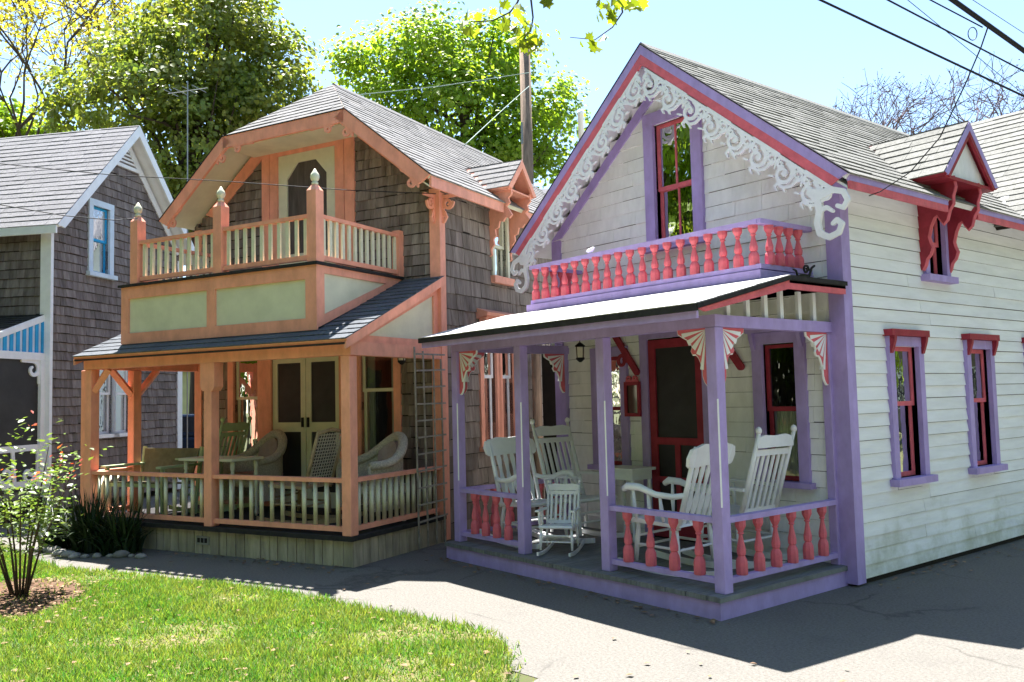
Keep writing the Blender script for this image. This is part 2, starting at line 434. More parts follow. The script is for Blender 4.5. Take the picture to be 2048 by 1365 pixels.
def wall(house, name, Mp, ulim, z0, z1, expo, wid, m_, holes, m_back='dark', n_ind=300, piece='shingle', proud=0.016, vis=None, wr=0.35, back=0.09, groove=0.005, gap=0.0022, jit=0.003):
    """a wall: dark backing with real openings, clad in courses of separate pieces"""
    bk = MB()
    zs = sorted(set([z0, z1] + [h[2] for h in holes if z0 < h[2] < z1] + [h[3] for h in holes if z0 < h[3] < z1] + [z0 + i * 0.1 for i in range(int((z1 - z0) / 0.1) + 1)]))
    for a, b in zip(zs[:-1], zs[1:]):
        lo, hi = ulim(b)
        if hi - lo < 0.02: continue
        for s, e in spans(lo, hi, a, b, holes):
            bk.mbox(Mp, s, e, -back, 0.0, a, b)
    wo = bk.build(name, m_back, house)
    pieces = []
    nrow = int(math.ceil((z1 - z0) / expo))
    for r in range(nrow):
        a = z0 + r * expo; b = min(a + expo - groove, z1)  # groove bares the dark backing, painting in the shade line below each course
        lo, hi = ulim(a + expo * 0.6)
        if hi - lo < 0.05: continue
        for s, e in spans(lo, hi, a, min(a + expo, z1), holes):
            u = s
            first = True
            while u < e - 1e-4:
                ww = wid * (1 + wr * R.uniform(-1, 1))
                if first: ww *= R.uniform(0.4, 1); first = False
                ue = min(u + ww, e)
                if e - ue < wid * 0.3: ue = e
                pieces.append((u, ue, a, b)); u = ue
        for (ha, hb, hc, hd) in holes:
            for (q0, q1) in ((a, hc), (hd, a + expo)):
                if a + .01 < (hc if q0 == a else hd) < a + expo - .01 and q1 - q0 > .012:
                    u = max(ha, lo)
                    while u < min(hb, hi) - 1e-4:
                        ue = min(u + wid, hb, hi); pieces.append((u, ue, q0, q1)); u = ue
    rows = []
    for (u, ue, a, b) in pieces:
        g = gap
        j = R.uniform(-jit, jit) + (R.uniform(0, jit * 1.5) if R.random() < .12 else 0); t = proud * R.uniform(0.75, 1.35)
        mb = MB().hexa([Mp(u + g, 0.001, a + j), Mp(ue - g, 0.001, a + j), Mp(ue - g, t, a + j), Mp(u + g, t, a + j),
                        Mp(u + g, 0.001, b), Mp(ue - g, 0.001, b), Mp(ue - g, 0.004, b), Mp(u + g, 0.004, b)])
        c = house.matrix_world @ Vector(Mp((u + ue) / 2, 0, (a + b) / 2))
        d = (c - CAM_LOC); dep = d.dot(CAM_F)
        px = 1024 + FPX * d.dot(CAM_R) / max(dep, .1); py = 682 - FPX * d.dot(CAM_U) / max(dep, .1)
        sc = (ue - u) / dep
        if not (-20 < px < 2068 and -20 < py < 1385): sc *= 0.01
        if vis and not vis((u + ue) / 2, (a + b) / 2): sc *= 0.1
        rows.append((sc, mb))
    rows.sort(key=lambda x: -x[0])
    for sc, mb in rows[:n_ind]:
        mb.build(piece, m_, wo)
    rest = MB()
    for sc, mb in rows[n_ind:]:
        rest.add(mb.v, mb.f)
    if rest.v:
        tag(rest.build(piece + '_field', m_, wo), kind='stuff')
    return wo

# ---- roof slopes in overlapping courses
def slope(house, name, o, A, S, l0, l1, H, m_, expo=0.125, tab=0.32, th=0.05, under='dark', piece='shingle_course', t=0.014):
    """o: eave origin, A: unit along eave, S: unit up the slope, l0/l1(s): extent along A at slope distance s"""
    o = Vector(o); A = Vector(A).normalized(); S = Vector(S).normalized(); n = A.cross(S).normalized()
    if n.z < 0: n = -n
    P = lambda l, s, d: o + A * l + S * s + n * d
    mb = MB(); k = 12
    for i in range(k):
        s0, s1 = H * i / k, H * (i + 1) / k
        mb.hexa([P(l0(s0), s0, -th), P(l1(s0), s0, -th), P(l1(s1), s1, -th), P(l0(s1), s1, -th), P(l0(s0), s0, 0), P(l1(s0), s0, 0), P(l1(s1), s1, 0), P(l0(s1), s1, 0)])
    ro = mb.build(name, under, house)
    nr = int(math.ceil(H / expo))
    for r in range(nr):
        s0 = r * expo - (0.015 if r == 0 else 0); s1 = min(s0 + expo * 1.2, H)
        cm = MB(); l = l0(max(s0, 0)); e0 = l1(max(s0, 0))
        l += 0.0
        off = R.uniform(0.3, 1) * tab
        first = True
        while l < e0 - 1e-4:
            le = min(l + (off if first else tab * R.uniform(0.97, 1.03)), e0); first = False
            if e0 - le < 0.05: le = e0
            tt = t * R.uniform(0.8, 1.25); js = R.uniform(-0.004, 0.004)
            a0 = max(l, l0(s1)); a1 = max(min(le, l1(s1)), a0 + 0.001)
            g = 0.0015
            cm.hexa([P(l + g, s0 + js, 0.001), P(le - g, s0 + js, 0.001), P(a1 - g, s1, 0.001), P(a0 + g, s1, 0.001),
                     P(l + g, s0 + js, tt), P(le - g, s0 + js, tt), P(a1 - g, s1, 0.004), P(a0 + g, s1, 0.004)])
            l = le
        if cm.v: cm.build(piece, m_, ro)
    return ro

# ---- windows: casing (the part) with sash, panes, sill, cap and curtain under it
def window(house, Mp, u0, u1, z0, z1, cas, m_cas, m_sash, meet=0.5, munt=0, sill=0.05, cap=None, capm=None, curtain=0.0, cw=1.0, d=0.03, sillm=None, name='window', cm='curtain'):
    """u0..u1, z0..z1 is the opening; cas the casing width"""
    c = MB()
    c.mbox(Mp, u0 - cas, u0, 0.0, d, z0, z1); c.mbox(Mp, u1, u1 + cas, 0.0, d, z0, z1)
    c.mbox(Mp, u0 - cas, u1 + cas, 0.0, d + 0.003, z1, z1 + cas)
    # reveals
    c.mbox(Mp, u0 - 0.012, u0, -0.09, 0.0, z0, z1); c.mbox(Mp, u1, u1 + 0.012, -0.09, 0.0, z0, z1); c.mbox(Mp, u0, u1, -0.09, 0.0, z1, z1 + 0.012)
    win = c.build(name, m_cas, house)
    if sill:
        MB().mbox(Mp, u0 - cas - 0.04, u1 + cas + 0.04, -0.09, d + 0.05, z0 - sill, z0).build('sill', sillm or m_cas, win)
    if cap:
        k = MB().mbox(Mp, u0 - cas - 0.03, u1 + cas + 0.03, 0.0, d + 0.05, z1 + cas + 0.003, z1 + cas + cap)
        for s in (u0 - cas + 0.005, u1 + cas - 0.045):
            k.prism([(0.0, -0.16), (d + 0.01, -0.15), (d + 0.03, -0.09), (d + 0.045, -0.04), (d + 0.05, 0.0), (0.0, 0.0)],
                    lambda a, t, b, s=s: Mp(s + t, a + 0.002, z1 + cas + 0.003 + b), 0.0, 0.04)
        k.build('window_cap', capm or m_cas, win)
    zm = z0 + (z1 - z0) * meet
    w_ = 0.04
    for (a, b, dep) in ((z0, zm + 0.02, -0.05), (zm - 0.02, z1, -0.025)):
        s = MB()
        s.mbox(Mp, u0, u0 + w_, dep - 0.02, dep, a, b); s.mbox(Mp, u1 - w_, u1, dep - 0.02, dep, a, b)
        s.mbox(Mp, u0 + w_, u1 - w_, dep - 0.02, dep, a, a + w_); s.mbox(Mp, u0 + w_, u1 - w_, dep - 0.02, dep, b - w_, b)
        for q in range(munt):
            um = u0 + w_ + (u1 - u0 - 2 * w_) * (q + 1) / (munt + 1)
            s.mbox(Mp, um - 0.01, um + 0.01, dep - 0.018, dep - 0.001, a + w_, b - w_)
        s.build('sash', m_sash, win)
        MB().mbox(Mp, u0 + w_, u1 - w_, dep - 0.012, dep - 0.008, a + w_, b - w_).build('pane', 'glass', win)
    if curtain:
        q = MB(); n = 14
        for (ua, ub) in ((u0, u0 + (u1 - u0) * 0.5 * cw), (u1 - (u1 - u0) * 0.5 * cw, u1)):
            for i in range(n):
                a = ua + (ub - ua) * i / n; b = ua + (ub - ua) * (i + 1) / n
                da = -0.10 - 0.012 * math.sin(i * 1.9); db = -0.10 - 0.012 * math.sin((i + 1) * 1.9)
                zt = z0 + (z1 - z0) * curtain
                q.hexa([Mp(a, da - .002, z0), Mp(b, db - .002, z0), Mp(b, db, z0), Mp(a, da, z0), Mp(a, da - .002, zt), Mp(b, db - .002, zt), Mp(b, db, zt), Mp(a, da, zt)])
        q.build('curtain', cm, win)
    return win

# ================================================================== THE SETTING
def sheet(name, poly, z, m_, sub=None):
    mb = MB(); mb.add([(x, y, z) for x, y in poly], [tuple(range(len(poly)))])
    o = mb.build(name, m_); return tag(o, kind='structure')
sheet('ground', [(-300, -300), (300, -300), (300, 300), (-300, 300)], -0.004, 'soil')
sheet('path', [(-14, -7.2), (-8.6, -4.9), (-5.83, -4.75), (-4.0, -3.8), (0, -3.4), (2, -9), (12, -9), (12, 9), (0.0, 9), (-3.6, 7), (-9.5, 6), (-16, 2)], 0.0, 'asphalt')
LAWN = [(-14, -7.0), (-8.6, -5.0), (-7.2, -4.95), (-5.83, -4.78), (-4.73, -4.19), (-3.87, -3.79), (-2.92, -3.51), (-1.77, -3.25), (-1.33, -3.12), (-1.02, -3.06), (-0.75, -3.1), (-0.5, -3.25), (-0.2, -3.45),
        (0.1, -3.7), (0.5, -4.3), (0.8, -5.2), (1.2, -7), (1.6, -9), (-14, -9)]
# ragged edge
def ragged(poly, step=0.07, amp=0.02):
    out = []
    for i, a in enumerate(poly):
        b = poly[(i + 1) % len(poly)]
        L = math.hypot(b[0] - a[0], b[1] - a[1]); n = max(1, int(L / step))
        if L > 6: n = 4
        for k in range(n):
            t = k / n
            out.append((a[0] + (b[0] - a[0]) * t + R.uniform(-amp, amp), a[1] + (b[1] - a[1]) * t + R.uniform(-amp, amp)))
    return out
sheet('lawn', ragged(LAWN), 0.012, 'turf')

# ================================================================== THE LAVENDER HOUSE (axes of the place: x along its front, y into it)
PH = empty('lavender_cottage', (0, 0, 0), 0, 'white shingled cottage with lavender and coral trim, lacy gable and corner porch', 'house')
bpy.context.view_layer.update()
PK, SL, PX = 5.07, 0.825, -1.83
PW = -3.60
zt = lambda x: PK - SL * abs(x - PX)
def ulP(z):
    if z < 3.40: return (PW, 0.0)
    h = (PK - 0.11 - z) / SL
    return (max(PW, PX - h), min(0.0, PX + h))
front_holes = [(-2.0, -1.51, 3.10, 4.36), (-0.80, -0.46, 0.82, 2.03), (-2.20, -1.48, 0.165, 2.17), (-2.91, -2.57, 0.86, 2.02)]
wall(PH, 'front_wall', FRONT, ulP, 0.1, 4.95, 0.137, 0.34, 'whitewall', front_holes, n_ind=300, proud=0.014, gap=.0011, groove=.0035)
side_holes = [(0.72, 1.16, 0.82, 1.98), (2.20, 2.64, 0.82, 1.98), (3.62, 4.06, 0.82, 1.98), (1.46, 1.80, 2.66, 3.30)]
wall(PH, 'side_wall', SIDE, lambda z: (0.0, 7.0), 0.045, 3.43, 0.113, 2.4, 'clap', side_holes, n_ind=300, piece='clapboard', proud=0.015, groove=.0042)
wall(PH, 'left_wall', lambda u, d, z: (PW - d, u, z), lambda z: (0.0, 7.0), 0.0, 3.43, 0.137, 3.0, 'whitewall', [], n_ind=0, piece='clapboard')
MB().prism([(PW, 0), (0, 0), (0, 3.4), (PX, 4.9), (PW, 3.4)], lambda a, t, b: (a, t, b), 6.99, 7.05).build('back_wall', 'whitewall', PH)
MB().box(PW + .05, -.1, 0.1, 6.9, 0.02, 0.16).build('floor', 'dark', PH)
MB().box(-.06, -.012, 0.02, 7.0, -.02, .05).build('base_gap_strip', 'dark', PH)  # dark strip set back in the gap under the lowest boards
# corner boards, frieze
MB().box(-0.115, 0.028, -0.028, 0.0, 0.02, 3.42).box(0.0, 0.028, 0.0, 0.10, 0.02, 3.36).build('corner_board', 'lav', PH)
MB().box(PW - .02, PW + 0.13, -0.028, 0.0, 0.02, 3.4).build('corner_board', 'lav', PH)
a_r = math.atan(SL); cr, sr = math.cos(a_r), math.sin(a_r)
for sg in (1, -1):
    f3 = lambda u, t, v, sg=sg: (PX + sg * (cr * u - sr * v), -t, PK - sr * u - cr * v)
    # u down the rake from the peak, v square to it inward
    MB().prism([(0.16, .14), (2.44, .14), (2.30, .24), (0.26, .24)], f3, 0.0, 0.026).build('frieze_board', 'lav', PH)
    L = 2.77
    bb = MB().prism([(-0.0, 0.0), (L, 0.0), (L - .05, 0.076), (0.076 * sr / cr, 0.076)], f3, 0.335, 0.365).build('bargeboard', 'lav', PH)
    MB().prism([(0.077 * sr / cr, 0.077), (L - .05, 0.077), (L - .08, 0.158), (0.158 * sr / cr, 0.158)], f3, 0.338, 0.361).build('coral_strip', 'coral', bb)
    MB().prism([(-.012, -0.012), (L + .02, -0.012), (L + .01, -0.001), (0.0, -0.001)], f3, 0.33, 0.37).build('roof_edge', 'roofdark', bb)
    # pierced lace
    n = 8; ml = 0.315; u00 = 0.22
    for k in range(n):
        u0 = u00 + k * ml
        st = []
        st.append(([(u0, .17), (u0 + ml, .17)], 0.021, 0.021))
        dd = R.uniform(-.012, .012)
        st.append((spiral(u0 + .13, .30 + dd, .105, .028, -PI / 2, 1.2), 0.019, 0.012))
        st.append(([(u0 + .13, .30 + dd), (u0 + .15, .31 + dd)], 0.018, 0.010))
        st.append(([(u0 + .13, .40 + dd), (u0 + .20, .405), (u0 + .255, .36), (u0 + .28, .29), (u0 + .315, .23)], 0.015, 0.009))
        st.append((spiral(u0 + .265, .235, .055, .016, PI / 2, -1.25), 0.012, 0.008))
        st.append(([(u0 + .03, .17), (u0 + .012, .24), (u0 + .03, .30)], 0.014, 0.007))
        st.append(([(u0 + .20, .17), (u0 + .215, .22)], 0.016, 0.008))
        st.append((spiral(u0 + .06, .235, .034, .012, 0, 1.2), 0.011, 0.007))
        st.append(([(u0 + .13, .40 + dd), (u0 + .12, .44), (u0 + .16, .46)], 0.014, 0.008))
        st.append(([(u0 + .20, .405), (u0 + .235, .43)], 0.013, 0.008))
        st.append(([(u0 + .05, .37), (u0 + .01, .385)], 0.010, 0.009))
        fret(strokes_sdf(st), u0 - .02, u0 + ml + .02, .14, .50, .0105, .022, lambda u, t, v, f3=f3, k=k: f3(u, 0.3375 + t + (k % 2) * .003 + (.0015 if sg > 0 else 0), .165 + (v - .165) * .87)).build('lace_scroll', 'white', bb)
    # hanging scroll at the eave end
    st = [([(-.03, 3.22), (.03, 3.15), (.045, 3.05), (.02, 2.95), (.04, 2.87), (.12, 2.825), (.205, 2.85), (.235, 2.915), (.195, 2.955), (.16, 2.93)], .032, .018),
          ([(.07, 3.17), (.17, 3.20), (.26, 3.17), (.295, 3.095), (.255, 3.04), (.205, 3.065)], .026, .017), ([(.04, 3.05), (.11, 3.07), (.16, 3.03)], .02, .014), ([(-.03, 3.22), (.10, 3.19)], .03, .026)]
    fret(strokes_sdf(st), -.12, .36, 2.76, 3.28, .0105, .024, lambda u, t, v, sg=sg: (u if sg > 0 else 2 * PX - u, -0.3445 - t, v)).build('lace_scroll', 'white', bb)
# roofs
S_R = Vector((-cr, 0, sr)); ex = PX + 2.77 * cr; ez = PK - 2.77 * sr
slope(PH, 'roof', (ex, -0.35, ez), (0, 1, 0), S_R, lambda s: 0.0, lambda s: 7.4, 2.77, 'roofP', 0.112, 0.31, under='white')
slope(PH, 'roof', (2 * PX - ex, -0.35, ez), (0, 1, 0), Vector((cr, 0, sr)), lambda s: 0.0, lambda s: 7.4, 2.77, 'roofP', 0.112, 0.9, under='white')
MB().prism([(-.10, -.075), (0, .012), (.10, -.075), (.10, -.06), (0, .03), (-.10, -.06)], lambda a, t, b: (PX + a, t, PK + b), -0.355, 7.05).build('ridge_cap', 'roofP', PH)
# cross wing roof behind
WR, WZ, WK = 5.05, 5.045, 0.86
aw = math.atan(WK); WH = 2.7
slope(PH, 'wing_roof', (PX - 1.2, WR - WH * math.cos(aw), WZ - WH * math.sin(aw)), (1, 0, 0), Vector((0, math.cos(aw), math.sin(aw))), lambda s: max(0.0, 1.2 + (2.7 - s) * 0.0), lambda s: 3.4, WH, 'roofP', 0.118, 0.31)
slope(PH, 'wing_roof', (PX - 1.2, WR + WH * math.cos(aw), WZ - WH * math.sin(aw)), (1, 0, 0), Vector((0, -math.cos(aw), math.sin(aw))), lambda s: 0.0, lambda s: 3.4, WH, 'roofP', 0.118, 0.9)
MB().prism([(WR - 1.9, 3.44), (WR + 1.9, 3.44), (WR, 4.95)], lambda a, t, b: (t, a, b), -0.08, 0.0).build('wing_gable', 'clap', PH)
# eave fascia on the right side, broken at the dormer
DY, DHW = 1.62, 0.54
for y0, y1 in ((-0.33, DY - 0.30), (DY + 0.30, 7.0)):
    fb = MB().box(ex - 0.03, ex, y0, y1, ez - 0.055, ez - 0.008).build('fascia', 'lav', PH)
    MB().box(ex - 0.026, ex - 0.002, y0 + .002, y1 - .002, ez - 0.115, ez - 0.056).build('coral_strip', 'coral', fb)
    MB().prism([(0.0, 3.40), (ex - .03, ez - .11), (ex - .03, ez - .09), (0.0, 3.43)], lambda a, t, b: (a, t, b), y0, y1).build('soffit', 'whitewall', PH)
# windows and door
wk = dict(d=0.045)
window(PH, FRONT, -2.0, -1.51, 3.10, 4.36, 0.125, 'lav', 'coral', meet=0.47, munt=1, **wk)
window(PH, FRONT, -0.80, -0.46, 0.82, 2.03, 0.10, 'lav', 'red', meet=0.52, curtain=0.5, cap=0.06, capm='lav', **wk)
window(PH, FRONT, -2.91, -2.57, 0.86, 2.02, 0.10, 'lav', 'red', meet=0.52, curtain=0.45, **wk)
for y0 in (0.72, 2.20, 3.62):
    window(PH, SIDE, y0, y0 + 0.44, 0.82, 1.98, 0.085, 'lav', 'coral', meet=0.56, curtain=0.56, cw=1.0, cap=0.06, capm='red', sill=0.06, **wk)
window(PH, SIDE, 1.46, 1.80, 2.66, 3.30, 0.075, 'lav', 'coral', meet=0.5, sill=0.06, **wk)
dr = MB()
for a, b, z0, z1 in ((-2.185, -2.10, .18, 2.155), (-1.58, -1.495, .18, 2.155), (-2.10, -1.58, 2.07, 2.155), (-2.10, -1.58, 1.10, 1.17), (-2.10, -1.58, 0.72, 0.78), (-2.10, -1.58, 0.18, 0.33), (-1.87, -1.81, 0.33, 1.10)):
    dr.mbox(FRONT, a, b, -0.02, 0.012, z0, z1)
door = dr.build('screen_door', 'red', PH)
MB().mbox(FRONT, -2.10, -1.58, -0.012, -0.008, 0.33, 2.07).build('screen', 'screen', door)
MB().mbox(FRONT, -1.625, -1.60, 0.012, 0.05, 1.02, 1.06).build('handle', 'black', door)
MB().mbox(FRONT, -2.29, -2.19, 0.0, .03, .165, 2.17).mbox(FRONT, -1.49, -1.39, 0.0, .03, .165, 2.17).mbox(FRONT, -2.29, -1.39, 0.0, .033, 2.17, 2.28).build('door_casing', 'lav', PH)
# curled red braces beside the door
for x0, sg in ((-2.62, 1), (-1.02, -1)):
    st = [([(0, 0.40), (0.30, 0.0)], .035, .035), (spiral(.10, .12, .07, .03, 0, 1.1), .02, .014)] if sg > 0 else [([(0, 0.0), (-0.30, 0.40)], .035, .035), (spiral(-.22, .06, .07, .03, PI, -1.1), .022, .014)]
    ob = fret(strokes_sdf(st), -.4, .4, -.1, .5, .0125, .03, lambda u, t, v, x0=x0: (x0 + u, -0.03 - t, 1.84 + v)).build('door_brace', 'red', PH)
# dormer over the eave
DX, DZP, DZE = 0.40, 4.06, 3.51
ad = math.atan((DZP - DZE) / DHW); hl = math.hypot(DHW, DZP - DZE)
for sg in (-1, 1):
    slope(PH, 'dormer_roof', (DX, DY + sg * DHW, DZE), (-1, 0, 0), Vector((0, -sg * math.cos(ad), math.sin(ad))), lambda s: 0.0, lambda s: 0.45 + s * 0.75, hl, 'roofP', 0.11, 0.31, th=0.04, under='red')
    g3 = lambda u, t, v, sg=sg: (DX + t, DY + sg * (math.cos(ad) * u - math.sin(ad) * v), DZP - math.sin(ad) * u - math.cos(ad) * v)
    rb = MB().prism([(0, 0), (hl, 0), (hl - .03, .06), (.06 * math.tan(ad), .06)], g3, -.03, .004).build('dormer_bargeboard', 'lav', PH)
    MB().prism([(.06 * math.tan(ad), .061), (hl - .03, .061), (hl - .05, .10), (.10 * math.tan(ad), .10)], g3, -.028, .0).build('coral_strip', 'red', rb)
    # scalloped red bracket board square to the wall
    prof = [(0, 3.50), (.38, 3.52), (.40, 3.42), (.37, 3.34), (.37, 3.27), (.33, 3.22), (.30, 3.13), (.27, 3.10), (.235, 3.15), (.21, 3.19), (.17, 3.17), (.13, 3.10), (.10, 3.0), (.115, 2.94), (.135, 2.90), (.11, 2.84), (.07, 2.80), (.05, 2.74), (.02, 2.70), (0.0, 2.70)]
    prof = [(a * .88 + .001, b) for a, b in prof]
    br = MB().prism(prof, lambda a, t, b, sg=sg: (a, DY + sg * 0.25 + t, b), -.02, .02).build('dormer_bracket', 'red', PH)
    MB().tube([(a + .002, DY + sg * .25, b) for a, b in prof[1:-1]], .02, 6).build('bracket_edge', 'coral', br)
MB().prism([(DY - .46, 3.50), (DY + .46, 3.50), (DY, 3.97)], lambda a, t, b: (t, a, b), 0.31, 0.33).build('dormer_gable', 'whitewall', PH)
MB().box(0.0, DX - .02, DY - .5, DY + .5, 3.47, 3.50).build('dormer_soffit', 'red', PH)
MB().box(-.6, 0.0, DY - .25, DY + .25, 3.38, 3.52).build('dormer_wall', 'clap', PH)
MB().prism([(DY - .2, 3.38), (DY + .2, 3.38), (DY + .2, 3.47), (DY - .2, 3.47)], lambda a, t, b: (t, a, b), 0.001, 0.03).build('window_head', 'red', PH)

# --- porch: deck
pd = MB().box(-3.50, -0.075, -1.655, -1.62, -0.01, 0.125).box(-0.11, -0.075, -1.62, 0.0, -0.01, 0.125).box(-3.50, -3.47, -1.62, 0, -0.01, .125).build('deck_frame', 'lav', PH)
x = -3.51
while x < -0.07:
    wd = 0.098
    MB().box(x + .002, min(x + wd, -0.055) - .002, -1.675 + R.uniform(-.003, .003), -0.002, 0.128, 0.165 + R.uniform(-.001, .001)).build('deck_board', 'deck', pd)
    x += wd
# posts
PZ = 2.085
def post(x0, y0, w_=.095, d_=.095, stripe=True):
    p = MB().box(x0, x0 + w_, y0, y0 + d_, 0.165, PZ).build('porch_post', 'lav', PH, bev=.006)
    if stripe:
        MB().beam((x0 + w_ - .004, y0 + .004, 0.78), (x0 + w_ - .004, y0 + .004, 1.56), .012, .012, (1, -1, 0)).build('chamfer_stripe', 'white', p)
    return p
for x0 in (-0.19, -1.35, -2.45, -3.48): post(x0, -1.57)
post(-0.19, -0.06, .075, .058, False); post(-3.48, -0.06, .075, .058, False)
# beams
MB().box(-3.48, -0.095, -1.568, -1.478, PZ + .001, 2.176).box(-0.188, -0.097, -1.477, -0.0, PZ + .001, 2.174).box(-3.478, -3.39, -1.477, 0, PZ + .001, 2.174).build('porch_beam', 'lav', PH)
# railings with turned balusters
bprof = [(.042, 0), (.044, .01), (.044, .085), (.040, .105), (.030, .125), (.024, .135), (.032, .142), (.034, .165), (.034, .18), (.024, .225), (.016, .265), (.015, .285), (.024, .29), (.024, .297), (.018, .302), (.030, .325), (.040, .345), (.041, .385)]
BAL = MB().lathe(bprof, n=8, ph=PI / 8).mesh('baluster', 'coral')
def railing(a, b, z0, z1, n, name, m_='lav', bal=None, end=0.08, thick=.05, bname='baluster'):
    a = Vector((a[0], a[1], 0)); b = Vector((b[0], b[1], 0)); up = Vector((0, 0, 1))
    r = MB().beam(a + up * (z1 - .02), b + up * (z1 - .02), .07, .04).beam(a + up * (z0 + .02), b + up * (z0 + .02), thick, .04).build(name, m_, PH)
    h = z1 - .04 - (z0 + .04)
    L = (b - a).length
    for i in range(n):
        p = a.lerp(b, (end + (L - 2 * end) * i / max(1, n - 1)) / L) + up * (z0 + .04)
        inst(bname, bal or BAL, r, p, R.uniform(0, 1), (1, 1, h / .385))
    return r
railing((-1.255, -1.52), (-0.19, -1.52), .225, .70, 4, 'porch_railing', end=.17)
railing((-3.385, -1.52), (-2.45, -1.52), .225, .70, 4, 'porch_railing', end=.2)
railing((-.143, -1.475), (-.143, -.06), .225, .70, 6, 'porch_railing', end=.17)
railing((-3.43, -1.475), (-3.43, -.06), .225, .70, 6, 'porch_railing', end=.17)
# balcony
MB().box(-3.22, -0.03, -0.80, -0.0, 2.44, 2.505).build('balcony_floor', 'roofdark', PH)
MB().box(-3.20, -0.25, -0.775, -0.75, 2.506, 2.585).box(-0.275, -.25, -.75, 0, 2.506, 2.585).build('balcony_fascia', 'lav', PH)
br1 = railing((-3.15, -.73), (-.275, -.73), 2.592, 3.0, 19, 'balcony_railing', end=.06)
railing((-.275, -.76), (-.275, -.03), 2.594, 3.002, 4, 'balcony_railing', end=.16)
railing((-3.15, -.70), (-3.15, -.03), 2.594, 3.002, 4, 'balcony_railing', end=.16)
# porch roof
EY, EZ, TY, TZ = -1.93, 2.225, -0.80, 2.50
ap = math.atan((TZ - EZ) / (TY - EY))
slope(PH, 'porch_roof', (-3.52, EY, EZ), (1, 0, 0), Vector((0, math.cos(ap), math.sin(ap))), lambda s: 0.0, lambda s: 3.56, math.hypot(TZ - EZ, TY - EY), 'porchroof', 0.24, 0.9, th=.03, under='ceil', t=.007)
MB().box(-3.52, 0.04, EY - .012, EY + .015, EZ - .05, EZ - .004).build('porch_roof_edge', 'roofdark', PH)
MB().box(-3.50, 0.02, EY + .018, EY + .04, EZ - .10, EZ - .05).build('porch_fascia', 'lav', PH)
MB().prism([(EY, EZ - .035), (TY, TZ - .035), (0, TZ - .035), (0, TZ - .0), (TY, TZ - .0), (EY, EZ - .0)], lambda a, t, b: (t, a, b), 0.041, .05).build('porch_roof_edge', 'roofdark', PH)
for xs in (0.0, -3.51):
    MB().prism([(EY + .12, EZ - .05), (TY, TZ - .105), (0, TZ - .105), (0, TZ - .04), (TY, TZ - .04), (EY + .05, EZ - .03)], lambda a, t, b: (t, a, b), xs, xs + .03).build('porch_rake', 'coral', PH)
MB().box(-3.50, 0.03, TY + .002, 0.0, TZ - .06, TZ - .005).build('porch_flat_roof', 'roofdark', PH)
for xs in (-.143, -3.43):
    for y in (-1.36, -1.12, -.89, -.68, -.43, -.22):
        zt_ = min(TZ - .09, EZ + (y - EY) * math.tan(ap) - .06)
        MB().box(xs - .014, xs + .014, y - .022, y + .022, 2.176, zt_).build('gable_stick', 'white', PH)
# fan brackets
def fan(origin, ax):
    """quarter fan bracket; ax = unit direction away from its post"""
    o = Vector(origin); ax = Vector(ax); nrm = Vector((-ax.y, ax.x, 0))
    prof = [(0, 0), (.29, 0), (.285, -.03), (.25, -.05), (.20, -.075), (.165, -.10), (.15, -.14), (.165, -.165), (.15, -.19), (.12, -.19), (.095, -.215), (.075, -.26), (.06, -.32), (.06, -.36), (.045, -.40), (.02, -.43), (0, -.43)]
    f = lambda a, t, b: o + ax * a + nrm * t + Vector((0, 0, b))
    b = MB().prism(prof, f, -.014, .014).build('fan_bracket', 'coral', PH)
    for th, ln, wd in ((8, .235, .018), (27, .20, .02), (47, .185, .021), (66, .20, .02), (80, .30, .016)):
        a = math.radians(th); dx, dz = math.cos(a), -math.sin(a)
        p0 = (.012, -.012); p1 = (p0[0] + dx * ln - dz * wd, p0[1] + dz * ln + dx * wd); p2 = (p0[0] + dx * ln + dz * wd, p0[1] + dz * ln - dx * wd)
        MB().prism([p0, p1, p2], f, -.018, .018).build('ray', 'white', b)
    MB().tube([f(a, 0, b_) for a, b_ in prof[1:]], .012, 6).build('bracket_edge', 'white', b)
fan((-.19, -1.522, PZ), (-1, 0, 0)); fan((-3.385, -1.522, PZ), (1, 0, 0))
fan((-.143, -1.475, PZ), (0, 1, 0)); fan((-.143, -.06, PZ), (0, -1, 0))
fan((-3.43, -1.475, PZ), (0, 1, 0)); fan((-3.43, -.06, PZ), (0, -1, 0))

# ================================================================== THE SALMON HOUSE
OH = empty('salmon_cottage', (-4.36, -1.098, 0), math.radians(22.77), 'grey shingled cottage with salmon orange trim, clipped gable, balcony and railed porch', 'house')
bpy.context.view_layer.update()
OW = -3.97
OPK, OSL, OX = 5.80, 0.80, -1.93
def ulO(z):
    if z < 3.85: return (OW, 0.0)
    h = (OPK - 0.12 - z) / OSL
    return (max(OW, OX - h), min(0.0, OX + h))
ofh = [(-2.47, -1.51, 3.05, 4.86), (-2.60, -1.48, 0.30, 2.22), (-3.27, -2.83, 0.80, 2.22), (-1.16, -0.66, 0.80, 2.22)]
wall(OH, 'front_wall', FRONT, ulO, 0.30, 5.05, 0.125, 0.13, 'shingle', ofh, groove=.006, jit=.007, wr=.5, n_ind=150, vis=lambda u, z: z > 3.1 or u > -1, proud=0.016)
osh = [(1.24, 1.58, 3.16, 3.98), (0.90, 1.22, 1.02, 2.45), (1.36, 1.68, 1.02, 2.45)]
wall(OH, 'side_wall', SIDE, lambda z: (0.0, 4.8), 0.0, 4.12, 0.19, 0.17, 'shingle', osh, groove=.007, jit=.008, wr=.5, n_ind=150, vis=lambda u, z: u < 2.4, proud=0.017)
MB().box(OW - .06, OW, 0.0, 4.8, 0, 4.1).build('left_wall', 'shingle', OH)
